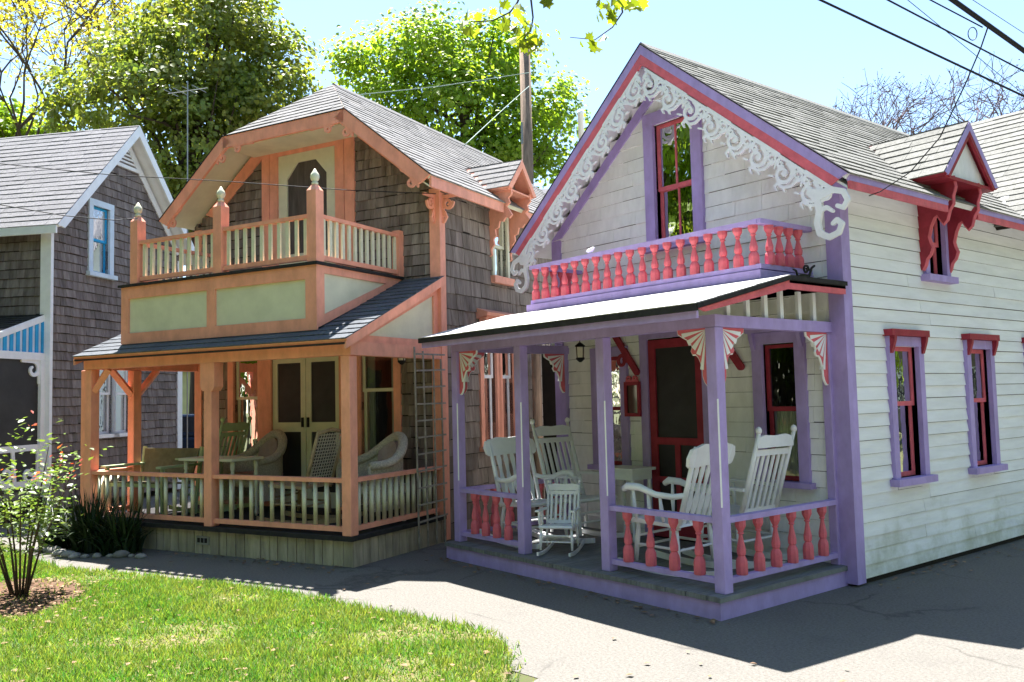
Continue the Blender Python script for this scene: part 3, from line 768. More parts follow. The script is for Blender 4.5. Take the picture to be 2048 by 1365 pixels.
MB().prism([(OW, 0), (0, 0), (0, 4.05), (OX, 5.6), (OW, 4.05)], lambda a, t, b: (a, t, b), 4.78, 4.84).build('back_wall', 'shingle', OH)
MB().box(OW + .05, -.1, .1, 4.7, 2.6, 2.7).build('floor', 'dark', OH)
MB().box(-0.115, 0.028, -0.028, 0.0, 0.3, 4.05).box(0.0, 0.028, 0.0, 0.085, 0.02, 4.0).build('corner_board', 'orange', OH)
MB().box(OW - .03, OW + 0.10, -0.028, 0.0, 0.3, 4.0).build('corner_board', 'orange', OH)
# roof
ao = math.atan(OSL); co, so = math.cos(ao), math.sin(ao); HO = 2.17 / co; s1 = 1.19 / co
oex = OX + 2.17; oez = OPK - 2.17 * OSL
jl = lambda s: 0.0 if s < s1 else (s - s1) / (HO - s1) * 0.96
slope(OH, 'roof', (oex, -0.51, oez), (0, 1, 0), Vector((-co, 0, so)), jl, lambda s: 5.5, HO, 'roofO', 0.125, 0.32, under='cream')
slope(OH, 'roof', (2 * OX - oex, -0.51, oez), (0, 1, 0), Vector((co, 0, so)), jl, lambda s: 5.5, HO, 'roofO', 0.125, 0.5, under='cream')
hj = math.hypot(.96, .784)
slope(OH, 'clipped_gable_roof', (OX - .98, -.51, 5.016), (1, 0, 0), Vector((0, .96, .784)), lambda s: .98 * s / hj, lambda s: 1.96 - .98 * s / hj, hj, 'roofO', 0.125, 0.32, under='orange')
MB().prism([(-.09, -.062), (0, .012), (.09, -.062), (.09, -.05), (0, .028), (-.09, -.05)], lambda a, t, b: (OX + a, t, OPK + b), 0.45, 4.99).build('ridge_cap', 'roofO', OH)
# rake boards and clipped eave
def o_scroll(fm, strokes, bb, box, th=.02):
    fret(strokes_sdf(strokes), *box, .011, th, fm).build('scroll_ornament', 'orange', bb)
for sg in (1, -1):
    f3 = lambda u, t, v, sg=sg: (OX + sg * (co * u - so * v), -t, OPK - so * u - co * v)
    ua = .98 / co
    bb = MB().prism([(ua, 0.0), (HO, 0.0), (HO - .06, .15), (ua - .05, .15)], f3, 0.50, 0.535).build('rake_board', 'orange', OH)
    MB().prism([(ua - .01, -0.014), (HO + .02, -0.014), (HO + .01, -0.001), (ua - .01, -0.001)], f3, 0.49, 0.54).build('roof_edge', 'roofdark', bb)
    MB().prism([(ua - .2, .10), (2.45, .10), (2.35, .26), (ua - .4, .26)], f3, 0.0, 0.03).build('frieze_board', 'orange', OH)
    for uu in (ua + .06, HO - .30):
        st = [([(uu, .15), (uu + .22, .15)], .02, .014), (spiral(uu + .13, .20, .06, .018, -PI / 2, 1.2), .017, .012), ([(uu + .01, .15), (uu - .06, .165), (uu - .12, .155)], .014, .006), ([(uu + .2, .16), (uu + .24, .19)], .02, .012)]
        fret(strokes_sdf(st), uu - .16, uu + .30, .12, .30, .011, .02, lambda u, t, v, f3=f3: f3(u, 0.506 + t, v)).build('scroll_ornament', 'orange', bb)
ce = MB().box(OX - .98, OX + .98, -.535, -.50, 4.86, 5.006).build('eave_board', 'orange', OH)
MB().box(OX - .99, OX + .99, -.542, -.49, 5.007, 5.02).build('roof_edge', 'roofdark', ce)
for xx, sg in ((OX + .80, -1), (OX - .80, 1)):
    st = [([(xx, 4.86), (xx + sg * .24, 4.86)], .02, .012), (spiral(xx + sg * .06, 4.82, .05, .016, PI / 2, -1.2 * sg), .016, .012), ([(xx + sg * .2, 4.86), (xx + sg * .34, 4.845)], .014, .006)]
    fret(strokes_sdf(st), xx - .45, xx + .45, 4.72, 4.90, .011, .02, lambda u, t, v: (u, -.512 - t, v)).build('scroll_ornament', 'orange', ce)
MB().box(OX - .95, OX + .95, -.497, 0.0, 4.85, 4.87).build('soffit', 'cream', OH)
# side eaves, broken at the dormer
ODY = 1.42
for y0, y1 in ((-0.5, ODY - .30), (ODY + .30, 4.9)):
    MB().box(oex - .03, oex, y0, y1, oez - .13, oez - .008).build('fascia', 'orange', OH)
    MB().prism([(0.0, 4.09), (oex - .03, oez - .13), (oex - .03, oez - .11), (0.0, 4.11)], lambda a, t, b: (a, t, b), y0, y1).build('soffit', 'cream', OH)
# eave bracket by the corner
for ax, o_ in (((0, -1, 0), (-.05, -.03, 3.95)), ((1, 0, 0), (.03, .045, 3.95))):
    ax = Vector(ax); o_ = Vector(o_)
    st = [([(0, 0), (.2, 0)], .02, .015), ([(0, 0), (0, -.3)], .02, .012), (spiral(.07, -.08, .07, .02, 0, -1.2), .018, .012), ([(.02, -.18), (.05, -.24), (.02, -.3)], .018, .008)]
    pp = Vector((-ax.y, ax.x, 0))
    fret(strokes_sdf(st), -.04, .26, -.36, .04, .011, .025, lambda u, t, v, ax=ax, o_=o_, pp=pp: o_ + ax * u + pp * (t - .012) + Vector((0, 0, v))).build('eave_bracket', 'orange', OH)
# balcony door with clipped corners between broad pilasters
for a, b in ((-2.74, -2.61), (-2.60, -2.47), (-1.51, -1.37), (-1.36, -1.21)):
    MB().mbox(FRONT, a, b, 0.0, .034, 3.05, 4.95).build('door_pilaster', 'orange', OH)
MB().mbox(FRONT, -2.47, -1.51, 0.0, .03, 4.80, 4.95).build('door_head', 'orange', OH)
dm = MB().mbox(FRONT, -2.465, -2.32, -.02, .012, 3.05, 4.80).mbox(FRONT, -1.66, -1.515, -.02, .012, 3.05, 4.80).mbox(FRONT, -2.32, -1.66, -.02, .012, 4.68, 4.80).mbox(FRONT, -2.32, -1.66, -.02, .012, 3.05, 3.5)
dm.prism([(-2.32, 4.68), (-2.14, 4.68), (-2.32, 4.48)], lambda a, t, b: (a, -t, b), -.02, .011).prism([(-1.66, 4.68), (-1.66, 4.48), (-1.84, 4.68)], lambda a, t, b: (a, -t, b), -.02, .011)
dd = dm.build('balcony_door', 'cream', OH)
MB().mbox(FRONT, -2.34, -1.64, -.014, -.010, 3.5, 4.7).build('screen', 'screen2', dd)
# porch doors
pdm = MB()
for a, b in ((-2.595, -2.045), (-2.035, -1.485)):
    pdm = MB()
    for (p, q, z0, z1) in ((a, a + .08, .31, 2.2), (b - .08, b, .31, 2.2), (a + .08, b - .08, 2.11, 2.2), (a + .08, b - .08, 1.24, 1.36), (a + .08, b - .08, .31, .5)):
        pdm.mbox(FRONT, p, q, -.03, .0, z0, z1)
    d_ = pdm.build('screen_door', 'cream', OH)
    MB().mbox(FRONT, a + .08, b - .08, -.018, -.014, .5, 2.11).build('screen', 'screen', d_)
    MB().mbox(FRONT, (b - .05) if a < -2.2 else (a + .03), (b - .03) if a < -2.2 else (a + .05), .0, .03, 1.30, 1.42).build('handle', 'black', d_)
MB().mbox(FRONT, -2.74, -2.60, 0, .034, .30, 2.35).mbox(FRONT, -1.48, -1.34, 0, .034, .30, 2.35).mbox(FRONT, -2.60, -1.48, 0, .036, 2.22, 2.35).build('door_casing', 'orange', OH)
window(OH, FRONT, -3.27, -2.83, .80, 2.22, .10, 'orange', 'cream', meet=.62, curtain=.98, cw=.92, d=.034)
window(OH, FRONT, -1.16, -.66, .80, 2.22, .10, 'orange', 'cream', meet=.66, curtain=.98, cw=.5, d=.034)
window(OH, SIDE, 1.24, 1.58, 3.16, 3.98, .05, 'cream', 'cream', meet=.5, sill=.09, sillm='orange', d=.03)
for y0 in (.90, 1.36):
    window(OH, SIDE, y0, y0 + .32, 1.02, 2.45, .085, 'orange', 'white', meet=.6, curtain=.98, cw=.6, sill=.06, d=.034)
hd = MB().prism([(.0, 2.58), (.16, 2.62), (.17, 2.66), (.0, 2.72)], lambda a, t, b: (a, t, b), .78, 1.84).build('window_hood', 'orange', OH)
for y in (.80, 1.77):
    MB().prism([(.036, 2.32), (.05, 2.40), (.09, 2.46), (.10, 2.52), (.15, 2.60), (.036, 2.60)], lambda a, t, b: (a, t, b), y, y + .05).build('hood_bracket', 'orange', hd)
# dormer
ODX, OZP, OZE, OHW = .36, 4.66, 4.25, .37
ad2 = math.atan((OZP - OZE) / OHW); hl2 = math.hypot(OHW, OZP - OZE)
for sg in (-1, 1):
    slope(OH, 'dormer_roof', (ODX, ODY + sg * OHW, OZE), (-1, 0, 0), Vector((0, -sg * math.cos(ad2), math.sin(ad2))), lambda s: 0.0, lambda s: .35 + s * .95, hl2, 'roofO', .11, .32, th=.035, under='orange')
    g3 = lambda u, t, v, sg=sg: (ODX + t, ODY + sg * (math.cos(ad2) * u - math.sin(ad2) * v), OZP - math.sin(ad2) * u - math.cos(ad2) * v)
    MB().prism([(0, 0), (hl2, 0), (hl2 - .03, .075), (.075 * math.tan(ad2), .075)], g3, -.03, .004).build('dormer_bargeboard', 'orange', OH)
    prof = [(0.001, 4.24), (.33, 4.26), (.34, 4.17), (.29, 4.12), (.31, 4.06), (.26, 4.02), (.30, 3.97), (.34, 3.90), (.30, 3.86), (.25, 3.88), (.21, 3.83), (.16, 3.84), (.14, 3.76), (.09, 3.74), (.10, 3.66), (.06, 3.62), (.075, 3.55), (.03, 3.50), (.04, 3.42), (.001, 3.40)]
    MB().prism(prof, lambda a, t, b, sg=sg: (a, ODY + sg * .255 + t, b), -.018, .018).build('dormer_bracket', 'orange', OH)
MB().prism([(ODY - .33, 4.22), (ODY + .33, 4.22), (ODY, 4.58)], lambda a, t, b: (t, a, b), .12, .14).build('dormer_gable', 'shingle', OH)
MB().box(-.6, 0.0, ODY - .25, ODY + .25, 4.06, 4.24).build('dormer_wall', 'shingle', OH)
MB().box(0.0, ODX - .03, ODY - .33, ODY + .33, 4.215, 4.235).build('dormer_soffit', 'orange', OH)
# --- balcony box and railing
BX0, BX1, BYF = -3.52, -.53, -1.50
bxo = MB().box(BX0, BX1, BYF, BYF + .02, 2.50, 3.02).prism([(BYF + .02, 2.40), (-.05, 3.0), (BYF + .02, 3.02)], lambda a, t, b: (t, a, b), BX1 - .02, BX1).prism([(BYF + .02, 2.40), (-.05, 3.0), (BYF + .02, 3.02)], lambda a, t, b: (t, a, b), BX0, BX0 + .02).box(BX0, BX1, BYF, BYF + .02, 2.36, 2.50).build('balcony_box', 'cream', OH)
for a, b, z0, z1 in ((BX0 - .02, BX1 + .02, 2.88, 3.02), (BX0 - .02, BX1 + .02, 2.345, 2.47), (BX0 - .02, BX0 + .11, 2.47, 2.88), (-2.10, -1.97, 2.47, 2.88), (BX1 - .13, BX1 + .02, 2.47, 2.88)):
    MB().mbox(FRONT, a, b, -BYF, -BYF + .022, z0, z1).build('panel_frame', 'orange', bxo)
sx = BX1 + .001
for poly in ([(BYF, 2.94), (-.12, 2.94), (-.04, 3.02), (BYF, 3.02)], [(BYF, 2.37), (BYF + .10, 2.41), (BYF + .10, 2.94), (BYF, 2.94)], [(BYF + .10, 2.41), (-.16, 2.94), (-.34, 2.94), (BYF + .10, 2.51)]):
    MB().prism(poly, lambda a, t, b: (t, a, b), sx, sx + .02).build('panel_frame', 'orange', bxo)
MB().box(BX0 - .05, BX1 + .05, BYF - .05, -.03, 3.022, 3.05).build('balcony_floor', 'roofdark', OH)
PICK = MB().box(-.021, .021, -.011, .011, 0, 1).mesh('picket', 'cream')
def o_rail(a, b, z0, z1, n, e0=.06, name='balcony_railing', me=PICK, bn='picket', rz=0.0, tw=.06):
    a = Vector((a[0], a[1], 0)); b = Vector((b[0], b[1], 0)); up = Vector((0, 0, 1))
    r = MB().beam(a + up * (z1 - .02), b + up * (z1 - .02), tw, .04).beam(a + up * (z0 + .025), b + up * (z0 + .025), .05, .05).build(name, 'orange', OH)
    L = (b - a).length
    for i in range(n):
        p = a.lerp(b, (e0 + (L - 2 * e0) * i / (n - 1)) / L) + up * (z0 + .05)
        inst(bn, me, r, p, rz, (1, 1, z1 - .04 - z0 - .05))
    return r
RY = BYF + .02
o_rail((-3.24, RY), (-1.99, RY), 3.08, 3.56, 10)
o_rail((-1.86, RY), (-.625, RY), 3.08, 3.56, 10)
o_rail((-.55, RY + .06), (-.55, -.06), 3.08, 3.56, 13, rz=PI / 2)
o_rail((-3.31, RY + .06), (-3.31, -.06), 3.08, 3.56, 13, rz=PI / 2)
fin = [(.018, 0), (.035, .012), (.035, .03), (.02, .035), (.042, .06), (.05, .09), (.042, .12), (.022, .15), (.012, .17), (.002, .18)]
for x in (-3.305, -1.925, -.56):
    p = MB().box(x - .062, x + .062, RY - .055, RY + .065, 3.05, 3.80).hexa([(x - .062, RY - .055, 3.80), (x + .062, RY - .055, 3.80), (x + .062, RY + .065, 3.80), (x - .062, RY + .065, 3.80), (x - .025, RY - .02, 3.86), (x + .025, RY - .02, 3.86), (x + .025, RY + .03, 3.86), (x - .025, RY + .03, 3.86)]).build('balcony_post', 'orange', OH)
    MB().lathe(fin, (x, RY + .005, 3.855), 12).build('finial', 'cream', p, smooth=True)
MB().box(-.60, -.50, -.10, -.0, 3.05, 3.60).build('balcony_post', 'orange', OH)
# --- porch
DZ = .30
MB().box(-4.05, .03, -1.66, -.0, DZ - .045, DZ).build('porch_deck', 'roofdark', OH)
x = -4.0
while x < -.02:
    wd = .125 * R.uniform(.85, 1.15)
    MB().box(x + .005, min(x + wd, .0) - .005, -1.60 + R.uniform(-.005, .005), -1.575, -.01, DZ - .047 - R.uniform(0, .006)).build('skirt_board', 'skirt', OH)
    x += wd
y = -1.60
while y < -.02:
    wd = .125 * R.uniform(.85, 1.15)
    MB().box(-.028 + R.uniform(-.005, .005), .0, y + .005, min(y + wd, -.01) - .005, -.01, DZ - .047 - R.uniform(0, .006)).build('skirt_board', 'skirt', OH)
    y += wd
v_ = MB().box(-2.16, -1.97, -1.615, -1.60, .10, .19).build('vent_block', 'stone', OH)
for k in range(3): MB().box(-2.14 + k * .055, -2.10 + k * .055, -1.618, -1.6145, .12, .17).build('vent_hole', 'dark', v_)
PT = 2.06
def opost(x, y, z0=DZ, w_=.058, cap=False):
    p = MB().box(x - w_, x + w_, y - w_, y + w_, z0, PT).build('porch_post', 'orange', OH, bev=.008)
    if cap:
        MB().box(x - .11, x + .11, y - .062, y + .062, 1.80, PT - .001).hexa([(x - .075, y - .061, 1.755), (x + .075, y - .061, 1.755), (x + .075, y + .061, 1.755), (x - .075, y + .061, 1.755), (x - .11, y - .062, 1.80), (x + .11, y - .062, 1.80), (x + .11, y + .062, 1.80), (x - .11, y + .062, 1.80)]).build('post_capital', 'orange', p)
    return p
opost(-.055, -1.58); opost(-1.96, -1.58, cap=True); q = opost(-3.98, -1.58)
opost(-4.20, -1.50, .42, .045); r_ = opost(-3.99, -.98)
for (a, b, pp) in (((-3.94, -1.58, 1.80), (-3.68, -1.58, 2.06), q), ((-3.99, -.95, 1.74), (-3.99, -.64, 2.07), r_), ((-3.99, -1.01, 1.74), (-3.99, -1.32, 2.07), r_)):
    MB().beam(a, b, .06, .07, (1, 1, 0)).build('brace', 'orange', pp)
MB().box(-4.06, .02, -1.64, -1.53, PT + .001, 2.20).box(-.10, .015, -1.529, 0, PT + .002, 2.198).box(-4.05, -3.93, -1.529, 0, PT + .002, 2.198).build('porch_beam', 'orange', OH)
BALO = MB().lathe([(.022, 0), (.022, 1)], n=10).mesh('baluster', 'cream', True)
o_rail((-3.92, -1.58), (-2.02, -1.58), .335, .853, 13, .09, 'porch_railing', BALO, 'baluster', tw=.085)
o_rail((-1.90, -1.58), (-.115, -1.58), .335, .853, 12, .09, 'porch_railing', BALO, 'baluster', tw=.085)
o_rail((-.055, -1.52), (-.055, -.03), .335, .853, 14, .07, 'porch_railing', BALO, 'baluster', tw=.085)
o_rail((-3.99, -1.50), (-3.99, -1.05), .335, .853, 4, .07, 'porch_railing', BALO, 'baluster', tw=.085)
# porch roof
EYo, EZo, TZo = -1.76, 2.215, 3.02
apo = math.atan((TZo - EZo) / -EYo)
slope(OH, 'porch_roof', (-4.08, EYo, EZo), (1, 0, 0), Vector((0, math.cos(apo), math.sin(apo))), lambda s: 0.0, lambda s: 4.15, math.hypot(EYo, TZo - EZo) - .01, 'roofD', .13, .32, th=.03, under='orange')
MB().box(-4.06, .05, EYo - .004, EYo + .02, EZo - .055, EZo - .035).build('porch_roof_edge', 'roofdark', OH)
MB().prism([(EYo, EZo - .10), (-.0, TZo - .10), (0, TZo - .02), (EYo, EZo - .03)], lambda a, t, b: (t, a, b), .035, .066).build('porch_rake', 'orange', OH)
MB().prism([(EYo, EZo - .10), (-.0, TZo - .10), (0, TZo - .02), (EYo, EZo - .03)], lambda a, t, b: (t, a, b), -4.08, -4.05).build('porch_rake', 'orange', OH)
tri = MB().prism([(-1.62, 2.20), (-.0, 2.20), (0, TZo - .11)], lambda a, t, b: (t, a, b), -.06, -.04).build('porch_gable_panel', 'cream', OH)
MB().prism([(-1.70, 2.20), (-.115, 2.20), (-.115, 2.27), (-1.50, 2.27)], lambda a, t, b: (t, a, b), -.039, -.018).build('panel_frame', 'orange', tri)
MB().prism([(-.114, 2.20), (-.03, 2.20), (-.03, 2.90), (-.114, 2.87)], lambda a, t, b: (t, a, b), -.039, -.018).build('panel_frame', 'orange', tri)
MB().prism([(-1.50, 2.271), (-1.30, 2.271), (-.115, 2.79), (-.115, 2.87)], lambda a, t, b: (t, a, b), -.039, -.018).build('panel_frame', 'orange', tri)

# ================================================================== THE GREY HOUSE ON THE LEFT
LH = empty('grey_cottage', (-10.626, -3.971, 0), math.radians(40.5), 'weathered grey shingled house with white corner boards and bright blue window trim', 'house')
bpy.context.view_layer.update()
LRY, LZE, LZP, LD = 1.75, 4.345, 6.45, 3.45
lsl = (LZP - LZE) / (LRY + .22)
def ulL(z):
    if z < 4.4: return (0.0, LD)
    h = (LZP - .14 - z) / lsl
    return (max(0, LRY - h), min(LD, LRY + h))
lsh = [(.92, 1.34, 3.80, 4.90), (1.06, 1.46, 1.17, 2.42), (1.52, 1.92, 1.17, 2.42)]
wall(LH, 'side_wall', SIDE, ulL, .1, 6.25, .14, .15, 'lshingle', lsh, groove=.008, jit=.006, wr=.5, n_ind=210, proud=.02)
wall(LH, 'front_wall', FRONT, lambda z: (-5.0, 0.0), .1, 4.5, .14, .15, 'lshingle', [], groove=.008, jit=.006, wr=.5, n_ind=80, vis=lambda u, z: u > -1.6, proud=.02)
MB().box(-5, 0, LD - .02, LD + .05, 0, 4.4).build('back_wall', 'lshingle', LH)
MB().box(-5.05, -5, 0, LD, 0, 5).build('far_wall', 'lshingle', LH)
MB().box(-.15, .03, -.03, 0, .05, 4.38).box(0, .03, 0, .03, .05, 4.38).build('corner_board', 'white', LH)
MB().box(0, .03, LD - .10, LD + .05, .05, 4.35).build('corner_board', 'white', LH)
al = math.atan(lsl); HL = math.hypot(LZP - LZE, LRY + .22)
slope(LH, 'roof', (-5.3, -.22, LZE), (1, 0, 0), Vector((0, math.cos(al), math.sin(al))), lambda s: 0.0, lambda s: 5.6, HL, 'roofL', .135, .32, under='white')
slope(LH, 'roof', (-5.3, 2 * LRY + .22, LZE), (1, 0, 0), Vector((0, -math.cos(al), math.sin(al))), lambda s: 0.0, lambda s: 5.6, HL, 'roofL', .135, .6, under='white')
for sg in (-1, 1):
    g3 = lambda u, t, v, sg=sg: (.30 + t, LRY + sg * (math.cos(al) * u - math.sin(al) * v), LZP - math.sin(al) * u - math.cos(al) * v)
    MB().prism([(0, 0.0), (HL, 0.0), (HL - .08, .13), (.13 * math.tan(al), .13)], g3, -.03, .002).build('bargeboard', 'white', LH)
    h3 = lambda u, t, v, sg=sg: (t, LRY + sg * (math.cos(al) * u - math.sin(al) * v), LZP - math.sin(al) * u - math.cos(al) * v)
    MB().prism([(.25, .10), (HL - .3, .10), (HL - .35, .22), (.37, .22)], h3, 0.0, .03).build('frieze_board', 'white', LH)
MB().box(-5.3, .27, -.235, -.20, LZE - .13, LZE - .01).build('fascia', 'white', LH)
MB().prism([(LRY - .42, 5.72), (LRY + .42, 5.72), (LRY + .42, 5.78), (LRY - .42, 5.78)], lambda a, t, b: (t, a, b), .002, .04).build('vent_shelf', 'white', LH)
for k in range(5): MB().mbox(SIDE, LRY - .28 + k * .05, LRY + .28 - k * .05, .002, .03, 5.82 + k * .065, 5.85 + k * .065).build('vent_slat', 'white', LH)
window(LH, SIDE, .92, 1.34, 3.80, 4.90, .10, 'paleblue', 'blue', meet=.5, sill=.07, d=.04, curtain=.98, cw=.7)
for y0 in (1.06, 1.52):
    window(LH, SIDE, y0, y0 + .40, 1.17, 2.42, .06, 'white', 'white', meet=.53, sill=.06, d=.035, curtain=.95, cw=.55)
# its porch
MB().box(-5.0, -.12, -2.2, 0, .30, .42).build('porch_deck', 'deck', LH)
ys = lambda y: 3.03 + y * .36
slope(LH, 'porch_roof', (-5.0, -2.3, ys(-2.3)), (1, 0, 0), Vector((0, 1, .36)), lambda s: 0.0, lambda s: 4.92, 2.3 * math.hypot(1, .36), 'roofdark', .13, .4, under='white')
rk = MB().prism([(-2.3, ys(-2.3) - .10), (0, ys(0) - .10), (0, ys(0) - .01), (-2.3, ys(-2.3) - .01)], lambda a, t, b: (t, a, b), -.10, -.07).build('porch_rake', 'white', LH)
MB().box(-.14, -.06, -2.25, -.03, 2.33, 2.44).build('porch_beam', 'white', LH)
k = 0; yy = -1.75
while yy < -.06:
    MB().prism([(yy, 2.44), (yy + .062, 2.44), (yy + .062, ys(yy + .06) - .10), (yy, ys(yy) - .10)], lambda a, t, b: (t, a, b), -.11 + (k % 2) * .015, -.09 + (k % 2) * .015).build('striped_slat', 'blue' if k % 2 else 'paleblue', LH)
    yy += .062; k += 1
MB().box(-.15, -.05, -.11, -.02, .42, 2.33).build('porch_post', 'white', LH)
MB().box(-.15, -.05, -2.2, -2.1, .42, 2.33).build('porch_post', 'white', LH)
st = [([(0, 0), (.34, 0)], .03, .02), ([(0, 0), (0, -.32)], .03, .02), (spiral(.12, -.12, .13, .04, PI / 2, .9), .035, .02)]
fret(strokes_sdf(st), -.05, .42, -.4, .05, .014, .05, lambda u, t, v: (-.125 + t, -.11 - u, 2.31 + v)).build('post_bracket', 'white', LH)
st = [([(0, .52), (2.0, .52)], .045, .045), ([(0, 0), (2.0, 0)], .045, .045), (spiral(.18, .14, .14, .05, PI, .75), .035, .02), (spiral(.62, .16, .13, .05, 0, -.9), .03, .02), ([(.75, .16), (.80, 0.0)], .03, .03), ([(.18, .14), (.0, .1)], .03, .03), ([(.0, 0), (0, .52)], .03, .03), ([(.45, 0), (.5, .52)], .03, .03), ([(1.1, 0), (1.1, .52)], .03, .03)]
fret(strokes_sdf(st), -.05, 2.05, -.06, .6, .016, .04, lambda u, t, v: (-.12 + t, -.11 - u, .52 + v)).build('porch_railing', 'white', LH)
MB().box(-.105, -.10, -2.1, -.11, .42, 2.33).build('porch_screen', 'screen', LH)
MB().box(-.13, -.06, -2.2, 0, -.01, .30).build('porch_skirt', 'dark', LH)

# ================================================================== FURNITURE AND SMALL THINGS
def rocker_chair(name, loc, rz, label, style='slat', s=1.0, m_='white', H=1.0, group=None, frame=None, arms=True):
    """faces local -y; H = height of the back top above the floor"""
    t = empty(name, loc, rz, label, 'chair', group)
    if frame:
        fx, fy, fa = frame; x, y, z = loc
        t.location = (fx + x * math.cos(fa) - y * math.sin(fa), fy + x * math.sin(fa) + y * math.cos(fa), z); t.rotation_euler = (0, 0, rz + fa)
    t.scale = (s, s, s)
    W = .25
    # seat, dished
    st = MB()
    st.prism([(-.27, .415), (-.25, .435), (-.1, .425), (.1, .41), (.22, .405), (.235, .39), (.2, .38), (-.25, .395)], lambda a, q, b: (q, a, b), -W, W)
    st.build('seat', m_, t)
    pb = Vector((0, .20, .39)); pt = Vector((0, .20 + (H - .39) * .32, H))
    for sx in (-1, 1):
        x = sx * (W - .015)
        q = MB().tube([(x, pb.y, pb.z - .02), (x, pb.y + (pt.y - pb.y) * .5, (pb.z + pt.z) / 2), (x * 1.04, pt.y, pt.z)], [.02, .022, .017], 8).build('back_post', m_, t, smooth=True)
        if style == 'slat':
            MB().lathe([(.012, 0), (.024, .012), (.028, .03), (.02, .05), (.004, .06)], (x * 1.04, pt.y, pt.z - .005), 8).build('finial', m_, q, smooth=True)
        # legs, rockers
        for y, z0 in ((-.20, .41), (.17, .39)):
            yb = y * 1.15
            MB().tube([(x * .95, y, z0 - .01), (x, (y + yb) / 2, .24), (x, yb, .075 + .13 * (yb - .02) ** 2)], [.017, .023, .016], 8).build('leg', m_, t, smooth=True)
        rk = MB(); pts = []
        n = 12
        for i in range(n):
            y0 = -.42 + 1.04 * i / n; y1 = -.42 + 1.04 * (i + 1) / n
            za = .035 + .17 * (y0 - .04) ** 2; zb = .035 + .17 * (y1 - .04) ** 2
            rk.hexa([(x - .014, y0, za - .035), (x + .014, y0, za - .035), (x + .014, y1, zb - .035), (x - .014, y1, zb - .035), (x - .014, y0, za + .012), (x + .014, y0, za + .012), (x + .014, y1, zb + .012), (x - .014, y1, zb + .012)])
        rk.build('rocker', m_, t)
        # arms
        f = .245 / .39
        ab = pb.lerp(pt, (.62 - .39) / (H - .39))
        if not arms: pass
        elif style == 'slat':
            MB().beam((x * 1.06, ab.y, .635), (x * 1.14, -.27, .65), .062, .024).build('arm', m_, t)
            for y in (-.21, -.03): MB().tube([(x * 1.05, y, .42), (x * 1.07, y - .01, .52), (x * 1.09, y - .015, .635)], [.012, .018, .012], 7).build('arm_spindle', m_, t, smooth=True)
        else:
            pts = [(x * 1.03, ab.y, .64), (x * 1.10, ab.y - .1, .625), (x * 1.16, .02, .635), (x * 1.18, -.14, .685), (x * 1.19, -.26, .69), (x * 1.19, -.31, .66)]
            MB().tube(pts, [.022, .024, .026, .03, .032, .024], 8).build('arm', m_, t, smooth=True)
            for y, zz in ((-.20, .68), (-.05, .655), (.07, .63)): MB().tube([(x * 1.05, y, .42), (x * 1.1, y - .01, .52), (x * 1.14, y - .015, zz)], [.011, .018, .011], 7).build('arm_spindle', m_, t, smooth=True)
        MB().tube([(x, -.215, .22), (x, .185, .21)], .011, 6).build('stretcher', m_, t)
    for y, z in ((-.21, .20), (-.205, .29), (.19, .2)):
        MB().tube([(-W, y, z), (W, y, z)], .011, 6).build('stretcher', m_, t)
    pz = lambda f_: pb.lerp(pt, f_)
    if style == 'slat':
        a = pz(.90); b = pz(.80); c = pz(.08)
        MB().prism([(-W, -.05), (W, -.05), (W, .03), (W * .6, .055), (0, .045), (-W * .6, .055), (-W, .03)], lambda q, tt, v: (q, a.y + tt, a.z + v), -.012, .012).build('crest_rail', m_, t)
        MB().beam((-W, b.y - .01, b.z - .02), (W, b.y - .01, b.z - .02), .022, .05).build('back_rail', m_, t)
        MB().beam((-W, c.y, c.z), (W, c.y, c.z), .022, .05).build('back_rail', m_, t)
        for i in range(6):
            x = -W + .035 + (2 * W - .07) * (i + .5) / 6
            MB().beam((x, c.y, c.z), (x, b.y - .01, b.z - .02), .034, .012, (0, -1, .3)).build('back_slat', m_, t)
    elif style == 'splat':
        a = pz(.9)
        MB().prism([(-W - .05, -.08), (-W - .02, -.10), (0, -.085), (W + .02, -.10), (W + .05, -.08), (W + .065, -.02), (W + .04, .045), (W * .55, .085), (0, .075), (-W * .55, .085), (-W - .04, .045), (-W - .065, -.02)], lambda q, tt, v: (q, a.y + tt + v * .3, a.z + v), -.016, .016).build('crest_rail', m_, t)
        lo = pz(.02); hi = pz(.78)
        for i in range(5):
            x = -W + .045 + (2 * W - .09) * (i + .5) / 5
            d = hi - lo
            wv = [.012, .016, .03, .034, .022, .014, .018, .026, .018]
            pl = [(-w_, k / 8) for k, w_ in enumerate(wv)] + [(w_, k / 8) for k, w_ in reversed(list(enumerate(wv)))]
            MB().prism(pl, lambda q, tt, v, x=x: (x + q, lo.y + d.y * v + tt, lo.z + d.z * v), -.007, .007).build('back_splat', m_, t)
    else:   # cane back
        lo = pz(.05); hi = pz(.95); d = hi - lo
        cp = MB()
        for i in range(10):
            x = -W + .04 + (2 * W - .08) * i / 9
            cp.beam((x, lo.y, lo.z), (x, hi.y, hi.z), .011, .006, (0, -1, .3))
        for i in range(16):
            p = lo + d * (i + .5) / 16
            cp.beam((-W, p.y - .004, p.z), (W, p.y - .004, p.z), .006, .012)
        tag(cp.build('cane_back', 'wicker', t), kind='stuff')
        MB().tube([(-W, hi.y, hi.z), (0, hi.y + .01, hi.z + .04), (W, hi.y, hi.z)], .02, 8).build('crest_rail', m_, t, smooth=True)
    return t
DK = .166
gP = 'white rocking chairs on the lavender porch'
rocker_chair('rocking_chair', (-.93, -1.12, DK), -PI / 2 + .08, 'white rocker with vase shaped splats and curled arms behind the lavender corner post', 'splat', H=1.02, group=gP)
